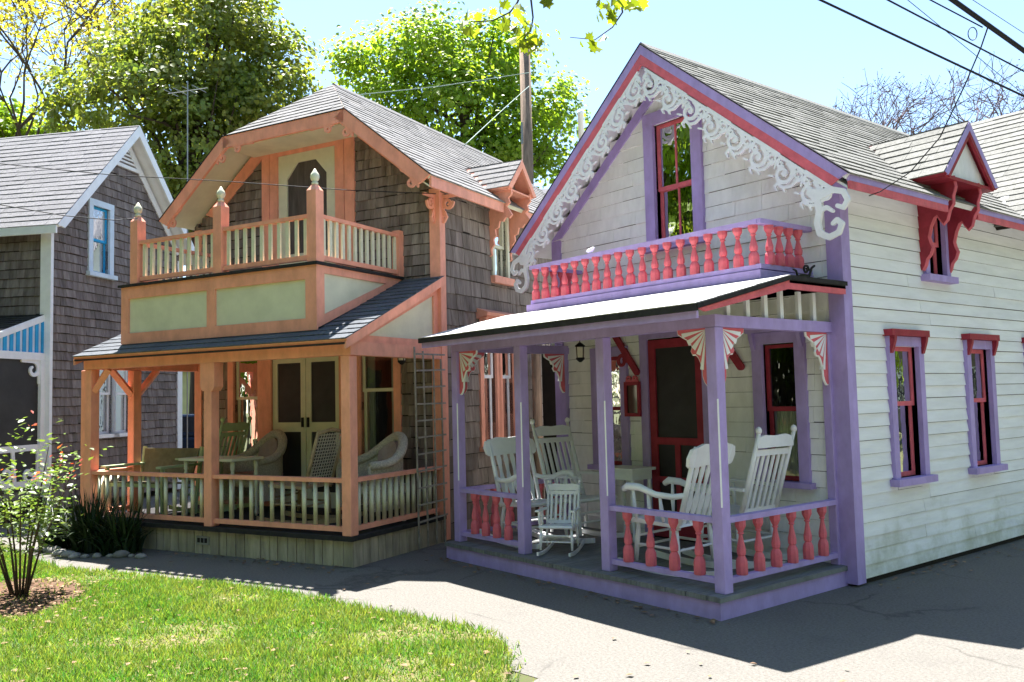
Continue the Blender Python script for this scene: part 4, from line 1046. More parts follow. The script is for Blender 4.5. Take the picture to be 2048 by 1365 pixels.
rocker_chair('rocking_chair', (-.82, -.44, DK), -PI / 2, 'tall white slatted rocker below the porch window beside the red screen door', 'slat', H=1.10, group=gP)
rocker_chair('rocking_chair', (-2.62, -.60, DK), PI / 2, 'tall white slatted rocker behind the child sized rocker', 'slat', H=1.16, group=gP)
rocker_chair('rocking_chair', (-2.74, -1.14, DK), PI / 2 - .08, 'white rocker with wide crest at the left end of the lavender porch', 'splat', H=1.02, group=gP)
rocker_chair('child_rocking_chair', (-2.17, -1.30, DK), PI / 2 - .95, 'tiny white child sized rocker in the lavender porch opening', 'slat', .62, H=1.0, group=gP)
# small table by the wall
t = empty('side_table', (-2.28, -.27, DK), 0, 'small white table with turned legs standing left of the red screen door', 'table')
MB().box(-.23, .23, -.17, .17, .69, .715).build('table_top', 'white', t)
MB().box(-.20, .20, -.14, .14, .60, .69).build('apron', 'white', t)
for sx in (-1, 1):
    for sy in (-1, 1):
        MB().lathe([(.012, 0), (.018, .03), (.014, .06), (.02, .3), (.024, .45), (.014, .48), (.024, .5), (.02, .60)], (sx * .18, sy * .12, 0), 8).build('leg', 'white', t, smooth=True)
# wall mirror
t = empty('wall_mirror', (-2.39, -.034, 1.56), 0, 'small dark mirror in a scrolled red frame hung left of the red screen door', 'mirror')
MB().box(-.11, -.075, -.025, 0, -.18, .18).box(.075, .11, -.025, 0, -.18, .18).box(-.075, .075, -.025, 0, -.18, -.145).box(-.075, .075, -.025, 0, .145, .18).build('frame', 'red', t)
mm = bpy.data.materials.new('mirror_glass'); mm.use_nodes = True
mm.node_tree.nodes['Principled BSDF'].inputs['Base Color'].default_value = (.1, .1, .1, 1); mm.node_tree.nodes['Principled BSDF'].inputs['Roughness'].default_value = .05; mm.node_tree.nodes['Principled BSDF'].inputs['Metallic'].default_value = 1
M['mirror'] = mm
MB().box(-.075, .075, -.012, -.004, -.145, .145).build('glass', 'mirror', t)
fret(strokes_sdf([(spiral(-.04, .21, .035, .012, -PI / 2, -1.1), .012, .008), (spiral(.04, .21, .035, .012, -PI / 2, 1.1), .012, .008), ([(-.08, .185), (.08, .185)], .01, .01)]), -.12, .12, .17, .27, .008, .02, lambda u, q, v: (u, -.022 + q, v)).build('crest', 'coral', t)
# lanterns
def lantern(loc, label):
    t = empty('porch_lantern', loc, 0, label, 'lantern')
    MB().tube([(0, 0, 0), (0, 0, -.14)], .005, 6).build('chain', 'black', t)
    MB().lathe([(.01, -.14), (.05, -.17), (.055, -.18), (.045, -.185)], n=8).build('cap', 'black', t)
    MB().lathe([(.040, -.30), (.046, -.19)], n=8).build('glass', 'lamp', t)
    for k in range(4):
        a = k * PI / 2
        MB().tube([(.044 * math.cos(a), .044 * math.sin(a), -.30), (.05 * math.cos(a), .05 * math.sin(a), -.18)], .005, 5).build('bar', 'black', t)
    MB().lathe([(.012, -.345), (.045, -.315), (.045, -.298), (.02, -.298)], n=8).build('base', 'black', t)
lantern((-2.68, -.5, 2.30), 'black lantern hanging from the lavender porch roof')
ca, sa = math.cos(math.radians(22.77)), math.sin(math.radians(22.77))
def ow(x, y, z=0.0): return Vector((-4.36 + x * ca - y * sa, -1.098 + x * sa + y * ca, z))
OF = (-4.36, -1.098, math.radians(22.77))
lantern(ow(-.16, -.55, 2.34), 'black lantern hanging at the right end of the salmon porch')
# salmon porch furniture
OD = .301
rocker_chair('rocking_chair', (-1.18, -1.02, OD), -PI / 2 + .1, 'cane backed wooden rocker behind the salmon porch railing', 'cane', m_='tan', H=1.0, frame=OF, arms=False)
rocker_chair('rocking_chair', (-3.08, -.60, OD), -PI / 2 + .1, 'pale green slatted rocker left of the capped salmon post', 'slat', m_='greenpaint', H=1.1, frame=OF)
t = empty('porch_table', ow(-2.50, -.95, OD), OF[2], 'white table with turned legs behind the salmon porch railing', 'table')
MB().box(-.44, .44, -.24, .24, .655, .685).build('table_top', 'cream', t)
for sx in (-1, 1):
    for sy in (-1, 1):
        MB().lathe([(.014, 0), (.02, .04), (.016, .08), (.024, .35), (.028, .5), (.016, .54), (.026, .56), (.026, .655)], (sx * .38, sy * .18, 0), 8).build('leg', 'cream', t, smooth=True)
def wicker_chair(x, y, rz, label, W=.34, H=.88):
    t = empty('wicker_chair', ow(x, y, OD), OF[2] + rz, label, 'chair')
    MB().box(-W + .06, W - .06, -.30, .22, .30, .40).build('seat', 'wicker', t, bev=.03)
    MB().box(-W + .08, W - .08, -.29, .16, .402, .47).build('cushion', 'cushion', t, bev=.03)
    # rounded rolled back and arms in one sweep
    pts = []
    for i in range(25):
        a = PI * i / 24
        px_ = -math.cos(a) * W; py = -.30 + .56 * math.sin(a) ** .7
        z = .62 + (H - .62) * max(0, math.sin(a)) ** 2.2
        pts.append((px_, py, z))
    rim = MB().tube(pts, [.045 + .012 * math.sin(PI * i / 24) for i in range(25)], 10).build('rolled_rim', 'wicker', t, smooth=True)
    sk = MB()
    for i in range(24):
        a, b = pts[i], pts[i + 1]
        sk.hexa([(a[0] * .97, a[1] - .015, .14), (b[0] * .97, b[1] - .015, .14), (b[0], b[1], .14), (a[0], a[1], .14), (a[0] * .97, a[1] - .02, a[2]), (b[0] * .97, b[1] - .02, b[2]), (b[0], b[1], b[2]), (a[0], a[1], a[2])])
    sk.build('woven_shell', 'wicker', t)
    cb = MB()
    for i in range(7, 17):
        a, b = pts[i], pts[i + 1]
        k = .86
        cb.hexa([(a[0] * k, a[1] - .10, .44), (b[0] * k, b[1] - .10, .44), (b[0] * k, b[1] - .03, .44), (a[0] * k, a[1] - .03, .44), (a[0] * k, a[1] - .07, a[2] - .05), (b[0] * k, b[1] - .07, b[2] - .05), (b[0] * k, b[1] - .03, b[2] - .05), (a[0] * k, a[1] - .03, a[2] - .05)])
    cb.build('back_cushion', 'cushion', t)
    for sx in (-1, 1):
        for yy in (-.26, .14): MB().tube([(sx * (W - .09), yy, .30), (sx * (W - .07), yy, 0)], .022, 7).build('leg', 'wicker', t)
wicker_chair(-.47, -.58, -.4, 'round backed wicker armchair with mauve cushion at the right end of the salmon porch', .36, .90)
wicker_chair(-2.45, -.36, -.1, 'wicker armchair with brown cushion behind the white porch table', .32, .92)
t = empty('canvas_bench', ow(-3.42, -1.16, OD), OF[2] + .05, 'low olive canvas bench chair at the left end of the salmon porch', 'chair')
MB().prism([(-.42, .46), (.42, .46), (.46, .78), (-.46, .78)], lambda a, q, b: (a, .22 + q + (b - .46) * .25, b), -.012, .012).build('canvas_back', 'sling', t)
MB().prism([(-.28, .40), (.22, .36), (.22, .375), (-.28, .415)], lambda a, q, b: (q, a, b), -.42, .42).build('canvas_seat', 'sling', t)
for sx in (-1, 1):
    MB().beam((sx * .46, .21, .0), (sx * .48, .31, .80), .05, .03).build('back_post', 'greenpaint', t)
    MB().beam((sx * .46, -.27, .0), (sx * .46, -.27, .58), .045, .03).build('leg', 'greenpaint', t)
    MB().box(sx * .46 - .045, sx * .46 + .045, -.33, .27, .58, .605).build('arm', 'greenpaint', t)
MB().box(-.47, .47, -.285, -.255, .36, .40).build('front_rail', 'greenpaint', t)
# trellis
t = empty('trellis', ow(.07, -.33, 0), OF[2], 'slim weathered white lattice trellis leaning by the salmon corner board', 'trellis')
for k in range(4):
    y = -.26 + .165 * k + R.uniform(-.01, .01)
    MB().beam((.0, y, .02), (-.02 + R.uniform(-.01, .01), y + R.uniform(-.015, .015), 2.18 - .04 * k), .02, .012, (1, 0, 0)).build('upright', 'lattice', t)
for k in range(11):
    MB().beam((.012, -.29, .30 + k * .18), (.012, .27, .31 + k * .18 + R.uniform(-.012, .012)), .010, .018).build('rung', 'lattice', t)
# gap between the houses: fence added to keep it dark
t = empty('gap_fill_fence', (-4.4, 1.15, 0), 0, 'dark board fence added to keep the gap between the two porches dark', 'fence')
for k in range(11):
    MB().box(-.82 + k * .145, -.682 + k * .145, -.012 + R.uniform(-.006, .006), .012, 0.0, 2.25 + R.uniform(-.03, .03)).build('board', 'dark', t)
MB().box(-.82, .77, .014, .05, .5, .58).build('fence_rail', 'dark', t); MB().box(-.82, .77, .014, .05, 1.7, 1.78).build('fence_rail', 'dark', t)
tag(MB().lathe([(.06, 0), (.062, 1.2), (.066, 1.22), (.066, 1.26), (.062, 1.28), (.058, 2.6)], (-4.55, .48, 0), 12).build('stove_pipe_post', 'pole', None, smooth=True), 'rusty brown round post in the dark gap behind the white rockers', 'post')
tag(MB().lathe([(.034, 0), (.034, .98), (.037, .98), (.037, 1.04)], (-3.24, .14, 3.85), 12).build('vent_pipe', 'white', None, smooth=True), 'thin white vent pipe rising behind the lavender gable', 'pipe')
# little things on the lavender balcony
t = empty('balcony_figurine', (-2.24, -.73, 3.003), .4, 'tiny white bird figurine perched on the lavender balcony rail', 'figurine')
MB().tube([(-.045, 0, .03), (-.02, 0, .032), (.01, 0, .04), (.03, 0, .055), (.045, 0, .06)], [.006, .02, .022, .014, .004], 8).build('body', 'white', t, smooth=True)
MB().lathe([(.016, 0), (.006, .008), (.005, .02)], n=8).build('stand', 'white', t)
t = empty('iron_ornament', (-.07, -.42, 2.496), PI / 2, 'small black iron ornament on the flat porch roof by the corner board', 'ornament')
MB().box(-.16, .16, -.03, .03, 0, .012).build('base', 'black', t)
fret(strokes_sdf([([(-.14, 0), (-.05, .03), (.06, .03), (.10, .10), (.14, .12)], .01, .008), (spiral(.02, .08, .04, .012, 0, 1.2), .008, .006), ([(-.1, .01), (-.12, .06), (-.16, .07)], .007, .005)]), -.2, .2, -.005, .16, .007, .012, lambda u, q, v: (u, q, v + .01)).build('scroll', 'black', t)
# utility pole, antenna
p0 = at(1068, 840, 19.5); p0.z = 0
t = empty('utility_pole', p0, 0, 'weathered wooden utility pole standing behind the salmon cottage', 'pole')
MB().lathe([(.155, 0), (.145, 3), (.132, 6), (.122, 9.75)], n=14).build('pole_shaft', 'pole', t, smooth=True)
MB().box(-.02, .02, -.16, -.12, 7.4, 7.9).build('cable_bracket', 'galv', t)
pa = at(375, 360, 15.5)
t = empty('aerial', (pa.x, pa.y, 0), .6, 'thin rooftop television aerial mast against the dark tree', 'antenna')
MB().tube([(0, 0, 0), (0, 0, at(375, 158, 15.5).z)], .011, 6).build('mast', 'galv', t)
zt_ = at(375, 178, 15.5).z
MB().tube([(-.42, 0, zt_), (.42, 0, zt_)], .007, 6).build('boom', 'galv', t)
for k in range(4): MB().tube([(-.36 + .2 * k, -.2, zt_ + .01), (-.36 + .2 * k, .2, zt_ + .01)], .007, 5).build('element', 'galv', t)
# overhead wires
def wire(name, pts, r, label, m_='wire', sag=0.0):
    P = [at(*p) for p in pts]
    out = []
    for a, b in zip(P[:-1], P[1:]):
        for k in range(8):
            q = a.lerp(b, k / 8); q = q - Vector((0, 0, sag * 4 * (k / 8) * (1 - k / 8))); out.append(q)
    out.append(P[-1])
    tag(MB().tube(out, r, 6).build(name, m_, None, smooth=True), label, 'wire')
wire('power_line', [(1300, -160, 4.4), (1640, 0, 4.8), (2048, 193, 5.6), (2300, 305, 6.4)], .0065, 'lowest thick black power line crossing the top right sky')
wire('power_line', [(1500, -150, 4.4), (1775, 0, 4.8), (2048, 143, 5.6), (2300, 275, 6.2)], .005, 'second black power line above the lowest one at top right')
wire('power_line', [(1600, -170, 4.4), (1815, 0, 4.9), (2048, 190, 5.7), (2300, 400, 6.3)], .002, 'thin grey line crossing between the thick power lines at top right')
wire('power_line', [(1700, -90, 4.7), (1860, 0, 4.9), (1965, 55, 5.1)], .004, 'short black cable ending at the coiled drop wire at top right')
wire('power_line', [(1700, -140, 4.6), (1905, 0, 4.9), (2048, 102, 5.4), (2300, 280, 6)], .0145, 'thickest cable bundle in the top right corner')
wire('power_line', [(1800, -90, 4.5), (1945, 0, 4.9), (2048, 67, 5.4), (2300, 230, 6)], .0018, 'faintest thin line above the thick cable bundle at top right')
wire('drop_wire', [(1978, 48, 5.15), (1962, 95, 5.4), (1930, 170, 5.8), (1880, 275, 6.3), (1820, 345, 6.7), (1760, 384, 6.95), (1738, 392, 7.02)], .0045, 'black drop wire curving down to the lavender eave')
wire('service_wire', [(1825, 262, 30), (1950, 190, 26), (2048, 138, 22), (2200, 60, 18)], .012, 'thin wire rising right past the bare far tree')
st_ = [at(1945 + 9 * math.cos(a), 68 + 13 * math.sin(a), 5.15) for a in [k * PI / 8 for k in range(17)]]
tag(MB().tube(st_, .003, 6).build('wire_coil', 'wire', None), 'small loop of spare cable hanging under the thick bundle', 'cable')
wire('house_wire', [(-200, 315, 9), (0, 328, 9.2), (230, 351, 9.4), (451, 363, 9.5), (700, 381, 9.6), (872, 388, 9.75)], .005, 'thin black wire strung across the salmon balcony gable')
wire('house_wire', [(-200, 378, 8.5), (0, 410, 8.7), (130, 432, 8.9), (230, 441, 9.1), (275, 437, 9.3)], .005, 'thin wire crossing the grey house roof below the other one')
wire('pole_wire', [(680, 194, 16), (880, 173, 17.5), (1058, 146, 19.3)], .009, 'pale wire running level from the salmon ridge to the pole', 'wiregrey')
wire('pole_wire', [(928, 292, 12), (1000, 225, 15), (1058, 173, 19.3)], .007, 'pale wire rising steeply from the salmon roof to the pole', 'wiregrey')
# cottage far behind, pale house and parked car seen through the gap
def far_house(name, loc, rz, L, D, H, RH, mw, mr, label, wins):
    t = empty(name, loc, rz, label, 'house')
    MB().box(-L / 2, L / 2, -D / 2, D / 2, 0, H).prism([(-D / 2, H + .001), (D / 2, H + .001), (0, H + RH)], lambda a, q, b: (q, a, b), -L / 2, L / 2).build('wall', mw, t)
    for sg in (-1, 1):
        n = Vector((0, sg * RH, D / 2)).normalized() * .06
        e = Vector((0, sg * (D / 2 + .25), H - .25 * RH / (D / 2))) + n; r = Vector((0, 0, H + RH)) + n
        MB().hexa([(-L / 2 - .2, e.y, e.z), (L / 2 + .2, e.y, e.z), (L / 2 + .2, r.y, r.z), (-L / 2 - .2, r.y, r.z), (-L / 2 - .2, e.y, e.z + .07), (L / 2 + .2, e.y, e.z + .07), (L / 2 + .2, r.y, r.z + .07), (-L / 2 - .2, r.y, r.z + .07)]).build('roof', mr, t)
    for x in wins:
        q = MB().box(x - .42, x + .42, -D / 2 - .04, -D / 2 - .001, 1.0, 2.2).build('window', 'white', t)
        MB().box(x - .34, x + .34, -D / 2 - .046, -D / 2 - .041, 1.08, 2.12).build('pane', 'screen', q)
pc = at(1160, 700, 21)
far_house('rear_cottage', (pc.x, pc.y, 0), math.radians(60), 5, 5, 4.2, 2.35, 'white', 'roofL', 'pale roofed cottage glimpsed behind the pole between the two gables', (-1.4, 1.4))
pc = at(390, 800, 25)
far_house('yellow_cottage', (pc.x, pc.y, 0), math.radians(45), 6, 4, 2.7, 1.3, 'yellowwall', 'roofL', 'pale yellow cottage glimpsed through the gap beside the salmon porch', (-1.9,))
for x, y, rz, lb in ((9, 27, PI + .2, 'unseen grey cottage added to block bright horizon from the lavender side panes'), (4, -25, 0.1, 'unseen grey cottage across the road, added to darken the salmon porch panes'), (-11, -23, -.3, 'unseen grey cottage across the road, added to block bright horizon at the left'), (24, -7, PI / 2 - .2, 'unseen grey cottage beside the road, added to block bright horizon'), (17, -20, .7, 'unseen grey corner cottage across the road, added to block bright horizon')):
    far_house('unseen_added_cottage', (x, y, 0), rz + PI, 9, 6, 3.6, 2.4, 'lshingle', 'roofL', lb, (-2.6, 0, 2.6))  # cottages added out of view to block bright horizon from panes and fronts
pc = at(392, 880, 19)
t = empty('parked_car', (pc.x, pc.y, 0), math.radians(52), 'dark car parked beyond the gap left of the salmon porch', 'car')
MB().prism([(-2.1, .35), (-2.15, .62), (-1.95, .86), (-1.1, .93), (.9, .95), (1.75, .84), (2.05, .7), (2.1, .4), (2.0, .3), (-2.0, .3)], lambda a, q, b: (a, q, b), -.85, .85).build('body', 'carpaint', t, bev=.06)
MB().hexa([(-1.15, -.78, .93), (1.0, -.78, .95), (1.0, .78, .95), (-1.15, .78, .93), (-.5, -.62, 1.42), (.55, -.62, 1.42), (.55, .62, 1.42), (-.5, .62, 1.42)]).build('cabin', 'carpaint', t, bev=.05)
for sy in (-1, 1):
    MB().hexa([(-.95, sy * .755, .97), (.85, sy * .755, .99), (.85, sy * .765, .99), (-.95, sy * .765, .97), (-.48, sy * .635, 1.36), (.52, sy * .635, 1.36), (.52, sy * .645, 1.36), (-.48, sy * .645, 1.36)]).build('side_window', 'screen', t)
    for x in (-1.3, 1.3):
        w_ = MB().tube([(x, sy * .86, .31), (x, sy * .66, .31)], .31, 20).build('wheel', 'rubber', t)
        MB().tube([(x, sy * .87, .31), (x, sy * .85, .31)], .19, 16).build('rim', 'galv', w_)
MB().hexa([(-1.12, -.7, .96), (-1.12, .7, .96), (-.55, .58, 1.37), (-.55, -.58, 1.37), (-1.14, -.7, .97), (-1.14, .7, .97), (-.57, .58, 1.38), (-.57, -.58, 1.38)]).build('windscreen', 'screen', t)
for sy in (-.6, .6): MB().box(-2.16, -2.08, sy - .14, sy + .14, .6, .74).build('headlight', 'lamp', t)

# ================================================================== PLANTS
def leaf_cloud(C, N, size, up=0.5, fold=0.25, jit=0.35, aspect=0.8):
    """C (n,3) leaf centres, N outward dirs: diamond leaves folded along the middle: 6 verts, 4 tris"""
    n = len(C)
    d = NR.normal(size=(n, 3)); d /= np.linalg.norm(d, axis=1)[:, None]
    nr = N * 0.6 + d * 0.5 + np.array([0, 0, up]); nr /= np.linalg.norm(nr, axis=1)[:, None]
    a = np.cross(nr, NR.normal(size=(n, 3))); a /= np.linalg.norm(a, axis=1)[:, None] + 1e-9
    b = np.cross(nr, a)
    s = size * (1 + jit * NR.uniform(-1, 1, n))[:, None]
    w = s * aspect * .5
    v0 = C - a * s * .5; v1 = C + a * s * .5
    m0 = C - a * s * .12; m1 = C + a * s * .2
    l0 = C - a * s * .1 + b * w + nr * w * fold; r0 = C - a * s * .1 - b * w + nr * w * fold
    l1 = C + a * s * .12 + b * w * .75 + nr * w * fold; r1 = C + a * s * .12 - b * w * .75 + nr * w * fold
    V = np.stack([v0, l0, l1, v1, r1, r0], 1).reshape(-1, 3)
    i = np.arange(n)[:, None] * 6
    F = np.concatenate([i + np.array([0, 1, 2, 3])[None], i + np.array([0, 3, 4, 5])[None]], 0)
    return V, F

def tree(name, label, base, lobes, n_cl, per, size, m_leaf, clump=.32, tr=.2, shell=.55, limbs=26, group=None, trunk_top=None, thin=1.0, limb_r=.05, up=.5):
    t = empty(name, base, 0, label, 'tree', group)
    B = Vector(base)
    LC = np.array([list(c - B) for c, r in lobes]); LR = np.array([r for c, r in lobes])
    wts = LR ** 2; wts = wts / wts.sum()
    ix = NR.choice(len(lobes), n_cl, p=wts)
    d = NR.normal(size=(n_cl, 3)); d /= np.linalg.norm(d, axis=1)[:, None]
    rr = (shell + (1 - shell) * NR.uniform(0, 1, n_cl)) * (1 + .12 * NR.normal(size=n_cl))
    CC = LC[ix] + d * (LR[ix] * rr)[:, None] * np.array([1, 1, .92])
    cs = clump * NR.uniform(.6, 1.35, n_cl)
    k = NR.poisson(per, n_cl)
    cid = np.repeat(np.arange(n_cl), k)
    off = NR.normal(size=(len(cid), 3)) * np.array([1, 1, .6])
    P = CC[cid] + off * cs[cid][:, None] * .6
    nrm = d[cid]
    V, F = leaf_cloud(P, nrm, size, up=up)
    cr_ = np_mesh('crown', V, F, m_leaf, t)
    cr_['kind'] = 'stuff'
    cen = Vector(LC.mean(0)); top = trunk_top or cen
    tk = MB()
    h = top.z
    pts = [(0, 0, -.1), (.05, .02, h * .3), (top.x * .4, top.y * .4, h * .6), (top.x, top.y, h)]
    tk.tube(pts, [tr * 1.25, tr, tr * .8, tr * .45], 9)
    tk.build('trunk', 'bark', t, smooth=True)
    lm = MB()
    for j in NR.choice(n_cl, min(limbs, n_cl), replace=False):
        e = Vector(CC[j]); f = R.uniform(.45, 1.0)
        s = Vector((top.x * (.4 + .6 * f) if f > .6 else top.x * .4 * f / .6, top.y * (.4 + .6 * f) if f > .6 else top.y * .4 * f / .6, h * f))
        mid = s.lerp(e, .5) + Vector((R.uniform(-.2, .2), R.uniform(-.2, .2), R.uniform(.1, .5)))
        lm.tube([s, s.lerp(mid, .5) + Vector((0, 0, .1)), mid, mid.lerp(e, .6), e], [limb_r * 1.4, limb_r * 1.1, limb_r * .8, limb_r * .5, limb_r * .15], 5)
    lm.build('limbs', 'bark', t, smooth=True)['kind'] = 'stuff'
    return t
def L_(px, py, rpx, D): return (at(px, py, D), rpx * D / FPX)
b = at(400, 700, 20.5); b.z = 0
tree('maple_tree', 'large bronze green maple rising behind the grey and salmon cottages', b,
     [L_(430, 110, 150, 20.5), (at(300, 190, 20.0), 1.5), L_(530, 190, 100, 20.3), L_(180, 215, 85, 20.8), L_(380, 280, 150, 19.8), L_(460, 10, 110, 21), L_(560, 120, 70, 20.6), L_(250, 110, 80, 20.8), L_(600, 260, 60, 20), L_(330, 400, 120, 20.5), L_(120, 225, 40, 20.6), L_(340, 40, 70, 20.7)],
     620, 46, .125, 'leafA', .40, .24, .5, 40, up=.3)
b = at(905, 700, 24); b.z = 0
tree('maple_tree', 'fresh green maple rising behind the salmon roof and the pole', b,
     [L_(850, 120, 110, 24), L_(755, 125, 75, 24), L_(965, 140, 110, 24.4), L_(1085, 215, 75, 24.3), L_(900, 235, 130, 23.5), L_(1030, 270, 95, 24), L_(700, 120, 42, 24.2), L_(1135, 240, 42, 24.4), L_(870, 65, 60, 24.5), L_(780, 215, 90, 23.8), L_(960, 330, 110, 24), L_(1100, 320, 50, 24.2), L_(1000, 90, 60, 24.4)],
     600, 40, .135, 'leafB', .44, .22, .5, 34, up=.4)
b = at(40, 700, 30); b.z = 0
tree('hedge_tree', 'low green tree line behind the grey roof at far left', b,
     [L_(-40, 255, 60, 30), L_(40, 265, 45, 30), L_(110, 280, 40, 30), L_(170, 300, 45, 30), L_(10, 230, 40, 30.5), L_(230, 320, 45, 30)], 260, 16, .2, 'leafB', .4, .15, .4, 10)
# unseen street trees: some mirrored in the gable pane, others added to block sky light
b = Vector((10.5, -15.5, 0))
tr1 = tree('unseen_street_tree', 'unseen leafy street maple, added for the window panes and to block sky light', b,
           [(b + Vector((0, 0, 6.2)), 2.6), (b + Vector((1.6, .6, 5.0)), 2.0), (b + Vector((-1.6, -.4, 5.2)), 2.0), (b + Vector((.2, -1.2, 7.8)), 1.7), (b + Vector((-.4, 1.3, 4.2)), 1.9), (b + Vector((.8, -.9, 3.4)), 1.8), (b + Vector((-1.0, -.3, 3.0)), 1.7)], 420, 22, .24, 'leafB', .46, .22, .4, 20, group='unseen street trees added around the view')
for (x, y, rz, s) in ((8, 13.5, .4, 1.3), (12.5, 18, 2.2, 1.4), (5.5, 21, 4.4, 1.3), (14.5, 11, 5.2, 1.3), (-12.5, -11.5, 1.9, 1.55), (-8.5, -14.5, 3.1, 1.5), (2.5, -18, 1.1, 1.3), (17.5, -9, 2.3, 1.4), (-4, -18, 4.0, 1.4), (6.5, -17, 5.0, 1.3), (14.5, -13, .5, 1.2), (-12, -17, 2.9, 1.2), (18, -3.5, 3.6, 1.25), (-1.5, -20, 5.6, 1.35), (-18, -14, .9, 1.2), (17.5, 3, 1.7, 1.2)):
    c = tr1.copy(); COL.objects.link(c); c.location = (x, y, 0); c.rotation_euler = (0, 0, rz); c.scale = (s, s, s)
    for ch in list(tr1.children):
        q = ch.copy(); COL.objects.link(q); q.parent = c
# bare tree far right
def bare_tree(base, H, label, seed, spread=.5, name='bare_tree', mt='budtwig', ml='budtwig', grp='bare far trees', maxl=7, nb=3, ls=.12, k0=.30):
    rr = random.Random(seed)
    t = empty(name, base, 0, label, 'tree', grp)
    tk = MB(); lm = MB(); tips = []
    def grow(p, d, L, r, lv):
        q = p + d * L
        (tk if lv == 0 else lm).tube([p, p.lerp(q, .5) + Vector((rr.uniform(-.05, .05), rr.uniform(-.05, .05), 0)) * L, q], [r, r * .85, r * .65], 5 if lv < 2 else 4)
        if lv >= maxl: tips.append(q); return
        if lv >= maxl - 2: tips.append(p.lerp(q, .6))
        for k in range(3 if lv < 3 else (3 if rr.random() < .35 else 2)):
            ax = Vector((rr.uniform(-1, 1), rr.uniform(-1, 1), rr.uniform(-.4, .6))).normalized()
            grow(q, (d + ax * (spread + .12 * lv)).normalized(), L * rr.uniform(.66, .84), max(r * .62, H * .0009), lv + 1)
    grow(Vector((0, 0, 0)), Vector((0, 0, 1)), H * k0, H * .018, 0)
    tk.build('trunk', mt, t); lm.build('limbs', mt, t)['kind'] = 'stuff'
    P = np.array([list(p) for p in tips]); P = np.repeat(P, nb, 0) + NR.normal(size=(len(P) * nb, 3)) * ls * 1.5
    V, F = leaf_cloud(P, np.zeros_like(P), ls)
    np_mesh('buds', V, F, ml, t)['kind'] = 'stuff'
for px, top, D, sd, lb in ((1815, 185, 44, 3, 'bare branching tree on the skyline left of the coral dormer'), (1900, 190, 48, 8, 'bare branching tree on the skyline behind the coral dormer'), (1985, 205, 50, 12, 'bare branching tree on the skyline right of the coral dormer')):
    b = at(px, 700, D); b.z = 0
    bare_tree(b, at(px, top, D).z * .98, lb, sd, nb=1, ls=.10)
b = at(48, 700, 26); b.z = 0
bare_tree(b, 12.0, 'sparse tree with yellow spring buds at the upper left', 5, .36, 'budding_tree', 'bark', 'leafY', None, 7, 7, .13, .36)
# overhanging maple twigs
def maple_leaf(s):
    pr = [(0, -.5), (.12, -.32), (.42, -.38), (.36, -.16), (.5, .08), (.28, .1), (.3, .3), (.12, .24), (0, .55), (-.12, .24), (-.3, .3), (-.28, .1), (-.5, .08), (-.36, -.16), (-.42, -.38), (-.12, -.32)]
    mb = MB(); v = [(x * s, y * s, -.25 * abs(x) * s) for x, y in pr] + [(0, 0, .0)]
    n = len(pr)
    mb.add(v, [(i, (i + 1) % n, n) for i in range(n)])
    return mb.mesh('leaf', 'leafO')
MLEAF = [maple_leaf(.078), maple_leaf(.06), maple_leaf(.09)]
t = empty('overhanging_branch', at(1120, -260, 5.2), 0, 'leafy maple twigs hanging into the top of the view', 'branch')
o0 = t.location.copy()
tw = MB()
def twig(pts, r): tw.tube([at(*p) - o0 for p in pts], r, 6)
twig([(1120, -900, 5.6), (1120, -500, 5.4), (1110, -260, 5.2), (1085, -100, 5.1), (1062, 0, 5.0), (1066, 35, 5.0), (1062, 62, 5.0)], [.05, .035, .025, .012, .006, .005, .003])
twig([(1110, -260, 5.2), (1070, -100, 5.1), (1035, 5, 5.05), (1020, 25, 5.05), (985, 42, 5.0), (930, 45, 5.0)], [.02, .012, .006, .005, .004, .003])
twig([(1110, -260, 5.2), (1200, -120, 5.1), (1240, -10, 5.0), (1245, 25, 5.0), (1225, 55, 5.0), (1190, 80, 5.0), (1140, 75, 5.0)], [.022, .012, .006, .005, .004, .003, .002])
tw.build('twig', 'bark', t)
spots = [(1005, 3), (1035, 28), (1052, 70), (1036, 62), (1075, 96), (1064, 84), (1048, 86), (1084, 80), (965, 45), (940, 58), (1010, 55), (1058, 58), (1066, 68), (1208, 12), (1236, 12), (1250, 15), (1222, 4), (1010, 8), (1000, 20), (1020, 35), (1012, 45), (1030, 55), (1045, 52), (1055, 62), (1040, 75), (1025, 82), (1058, 78), (1070, 78), (1080, 70), (1078, 85), (1062, 100), (1086, 98), (1050, 95), (1092, 4), (1030, 85), (1068, 90), (1046, 40), (1058, 45), (1073, 55),
         (935, 35), (958, 30), (955, 62), (985, 25), (925, 50), (948, 66), (1015, 30), (1042, 12), (1047, 18),
         (1200, 5), (1215, 12), (1230, 8), (1245, 3), (1258, 10), (1270, 4), (1205, 25), (1222, 28), (1198, 38), (1240, 18), (1285, 2), (1262, 0), (1228, 35), (1215, 0), (1275, 15),
         (1182, 72), (1197, 98), (1165, 90), (1207, 74), (1188, 88)]
for (px, py) in spots:
    q = at(px + R.uniform(-3, 3), py + R.uniform(-3, 3), 5.0 + R.uniform(-.12, .12)) - o0
    inst('leaf', MLEAF[R.randrange(3)], t, q, rot=(R.uniform(.5, 1.7), R.uniform(-.7, .7), R.uniform(0, 6.28)))
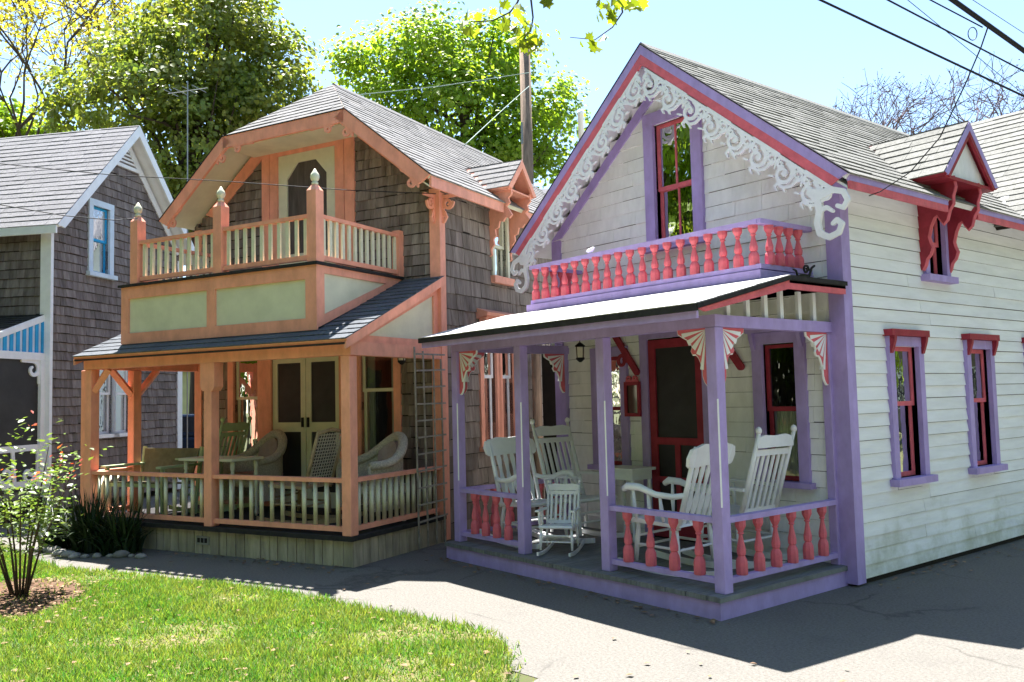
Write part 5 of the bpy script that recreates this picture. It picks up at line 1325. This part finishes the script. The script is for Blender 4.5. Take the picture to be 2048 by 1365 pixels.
# rose bush in the left foreground
bb_ = Vector((-4.62, -5.28, 0))
t = empty('rose_bush', bb_, 0, 'leafy rose bush with thin bare stems in the left foreground lawn', 'bush')
sm = []; tips = []
for k in range(11):
    a = 2 * PI * k / 11 + R.uniform(-.3, .3); sp = R.uniform(.2, .6)
    h = R.uniform(.8, 1.3)
    e = Vector((math.cos(a) * sp, math.sin(a) * sp, h))
    p = [Vector((math.cos(a) * .05, math.sin(a) * .05, -.02)), Vector((e.x * .35, e.y * .35, h * .35)), Vector((e.x * .7, e.y * .7, h * .7)), e]
    MB().tube(p, [.012, .009, .007, .003], 6).build('stem', 'bark', t, smooth=True)
    for f in (.5, .6, .7, .8, .9, 1.0):
        q = p[2].lerp(e, (f - .7) / .3) if f > .7 else p[1].lerp(p[2], (f - .35) / .35)
        tips.append(q)
        for _ in range(2): tips.append(q + Vector((R.gauss(0, .13), R.gauss(0, .13), R.gauss(.02, .09))))
for q in ((-.25, .05, 1.42), (-.2, 0, 1.3), (-.32, .1, 1.5), (-.1, .0, 1.22), (-.28, .02, 1.36)): tips.append(Vector(q))
P = np.array([list(p) for p in tips]); n = len(P)
P = np.repeat(P, 6, 0) + NR.normal(size=(n * 6, 3)) * np.array([.065, .065, .05])
V, F = leaf_cloud(P, np.zeros_like(P), .055, up=.9, aspect=.62)
np_mesh('leaves', V, F, 'leafR', t)['kind'] = 'stuff'
P2 = np.array([list(p) for p in tips if p.z > .95][::3]); P2 = np.repeat(P2, 4, 0) + NR.normal(size=(len(P2) * 4, 3)) * .04
V, F = leaf_cloud(P2, np.zeros_like(P2), .04, up=.7, aspect=.6)
np_mesh('young_leaves', V, F, 'leafRed', t)['kind'] = 'stuff'
# dark strap leaved plants by the salmon porch
def strap_plant(loc, n, L, label, w=.022):
    t = empty('strap_leaf_plant', loc, R.uniform(0, 6), label, 'plant', 'dark plants edging the salmon porch')
    V = []; F = []
    for k in range(n):
        a = R.uniform(0, 2 * PI); l = L * R.uniform(.6, 1.1); lean = R.uniform(.15, .85); b0 = Vector((R.gauss(0, .07), R.gauss(0, .07), 0))
        dx = Vector((math.cos(a), math.sin(a), 0)); sd_ = Vector((-dx.y, dx.x, 0))
        m_ = 6; o_ = len(V)
        for i in range(m_ + 1):
            f = i / m_
            p = b0 + dx * (l * lean * f ** 1.3) + Vector((0, 0, l * (f * (1.15 - lean * .3) - f * f * .75 * lean)))
            ww = w * (1 - f) ** .6 * (.6 + .4 * math.sin(PI * min(1, f + .3)))
            V += [p - sd_ * ww, p + sd_ * ww]
        for i in range(m_): F.append((o_ + 2 * i, o_ + 2 * i + 1, o_ + 2 * i + 3, o_ + 2 * i + 2))
    np_mesh('leaves', np.array([list(p) for p in V]), np.array(F), 'leafD', t)['kind'] = 'stuff'
for x, y, n, L, lb in ((-3.95, -2.0, 150, .66, 'dark strap leaved plant at the left corner of the salmon porch'), (-3.45, -1.95, 220, .80, 'largest dark strap leaved plant below the salmon railing'), (-2.95, -1.92, 170, .68, 'dark strap leaved plant nearest the pale skirt boards')):
    strap_plant(ow(x, y), n, L, lb)
for k in range(15):
    x = -4.25 + k * .125 + R.uniform(-.03, .03)
    r = R.uniform(.035, .075)
    mb = MB().lathe([(r * .5, -.02), (r, .01), (r * .95, r * .5), (r * .6, r * .85), (r * .1, r)], n=9)
    mb.v = [(a * (1 + R.uniform(-.18, .18)), b * (1 + R.uniform(-.18, .18)), c) for a, b, c in mb.v]
    o = mb.build('border_stone', 'stone', None, smooth=True); o.location = ow(x, -2.30 + .10 * math.sin(k * .6) + .012 * k, .0); o.rotation_euler = (0, 0, R.uniform(0, 6)); o.scale = (1.2, .9, 1)
    ORD = ['leftmost', 'second', 'third', 'fourth', 'fifth', 'sixth', 'seventh', 'eighth', 'ninth', 'tenth', 'eleventh', 'twelfth', 'thirteenth', 'fourteenth', 'rightmost'][k]
    tag(o, ORD + ' pale stone from the left edging the dark plants' if 0 < k < 14 else ORD + ' pale stone edging the dark plants', 'stone', 'stones edging the planting bed')
# ground cover
def inpoly(X, Y, poly):
    ins = np.zeros(X.shape, bool); n = len(poly)
    for i in range(n):
        x0, y0 = poly[i]; x1, y1 = poly[(i + 1) % n]
        c = ((y0 > Y) != (y1 > Y)) & (X < (x1 - x0) * (Y - y0) / (y1 - y0 + 1e-12) + x0)
        ins ^= c
    return ins
MU = [(-4.65 + .85 * math.cos(a) * (1 + .15 * math.sin(3 * a)), -5.35 + .58 * math.sin(a) * (1 + .12 * math.cos(4 * a))) for a in [k * 2 * PI / 28 for k in range(28)]]
sheet('mulch_bed', ragged(MU, .05, .025), .016, 'mulch')
def nz(X, Y, s, ph): return np.sin(X * s + ph) * np.cos(Y * s * 1.3 + ph * 2) + .6 * np.sin(X * s * 2.1 - Y * s * 1.7 + ph)
N_ = 460000
X = NR.uniform(-9, 1.3, N_); Y = NR.uniform(-8.5, -2.95, N_)
dep = (X - CAM_LOC.x) * CAM_F.x + (Y - CAM_LOC.y) * CAM_F.y
lat = ((X - CAM_LOC.x) * CAM_R.x + (Y - CAM_LOC.y) * CAM_R.y) / np.maximum(dep, .1)
ok = inpoly(X + NR.normal(size=N_) * .045, Y + NR.normal(size=N_) * .045, LAWN) & (dep > 2.2) & (np.abs(lat) < .68)
d_m = ((X + 4.65) / .85) ** 2 + ((Y + 5.35) / .58) ** 2
patch = nz(X, Y, 2.3, .7) + .5 * nz(X, Y, 5.1, 2.0)
prob = np.clip(1.05 - np.clip(patch - .35, 0, 1) * 1.1, .42, 1) * np.clip((d_m - .75) * 2.2, .03, 1)
ok &= NR.uniform(0, 1, N_) < prob
X, Y, dep, patch = X[ok], Y[ok], dep[ok], patch[ok]
n = len(X)
h = NR.uniform(.018, .05, n) * np.clip(1.1 - .3 * np.clip(patch, 0, 1), .6, 1.1) * (1 + .55 * np.clip(nz(X, Y, 11.0, 1.3) - .3, 0, 1.2))
a = NR.uniform(0, 2 * PI, n); wd = .0026 + .0005 * dep
ln = NR.normal(size=(n, 2)) * .022
B0 = np.stack([X - np.cos(a) * wd, Y - np.sin(a) * wd, np.full(n, .008)], 1); B1 = np.stack([X + np.cos(a) * wd, Y + np.sin(a) * wd, np.full(n, .008)], 1)
T = np.stack([X + ln[:, 0], Y + ln[:, 1], h + .01], 1)
V = np.stack([B0, B1, T], 1).reshape(-1, 3); F = np.arange(n * 3).reshape(-1, 3)
g = np_mesh('lawn_grass', V, F, 'blade')
tag(g, 'short bright spring grass of the front lawn', 'grass', kind='stuff')
# dry leaves on mulch and lawn
n1, n2 = 420, 260
q = NR.normal(size=(n1, 2)) * np.array([.55, .4]) + np.array([-4.5, -5.3])
q2 = np.stack([NR.uniform(-5, .6, n2), NR.uniform(-6.5, -3.3, n2)], 1); q2 = q2[inpoly(q2[:, 0], q2[:, 1], LAWN)]
q3 = np.stack([NR.uniform(-3.6, 0.05, 70), -1.70 - np.abs(NR.normal(size=70)) * .09], 1)
q4 = np.stack([.03 + np.abs(NR.normal(size=60)) * .12, NR.uniform(-.1, 4.0, 60)], 1)
q5 = np.array([list(ow(x_, -1.64 - abs(R.gauss(0, .14))))[:2] for x_ in NR.uniform(-2.6, 0.0, 70)])
q6 = np.stack([NR.uniform(-4, 3, 24), NR.uniform(-3.4, -1.7, 24)], 1)
q = np.concatenate([q, q2, q3, q4, q5, q6], 0)
zz = np.full((len(q), 1), .035); zz[n1 + len(q2):] = .012
P = np.concatenate([q, zz], 1)
V, F = leaf_cloud(P, np.zeros_like(P), .045, up=3.0, aspect=.7)
tag(np_mesh('dry_leaves', V, F, 'dryleaf'), 'scattered dry brown leaves under the rose bush', 'leaves', kind='stuff')
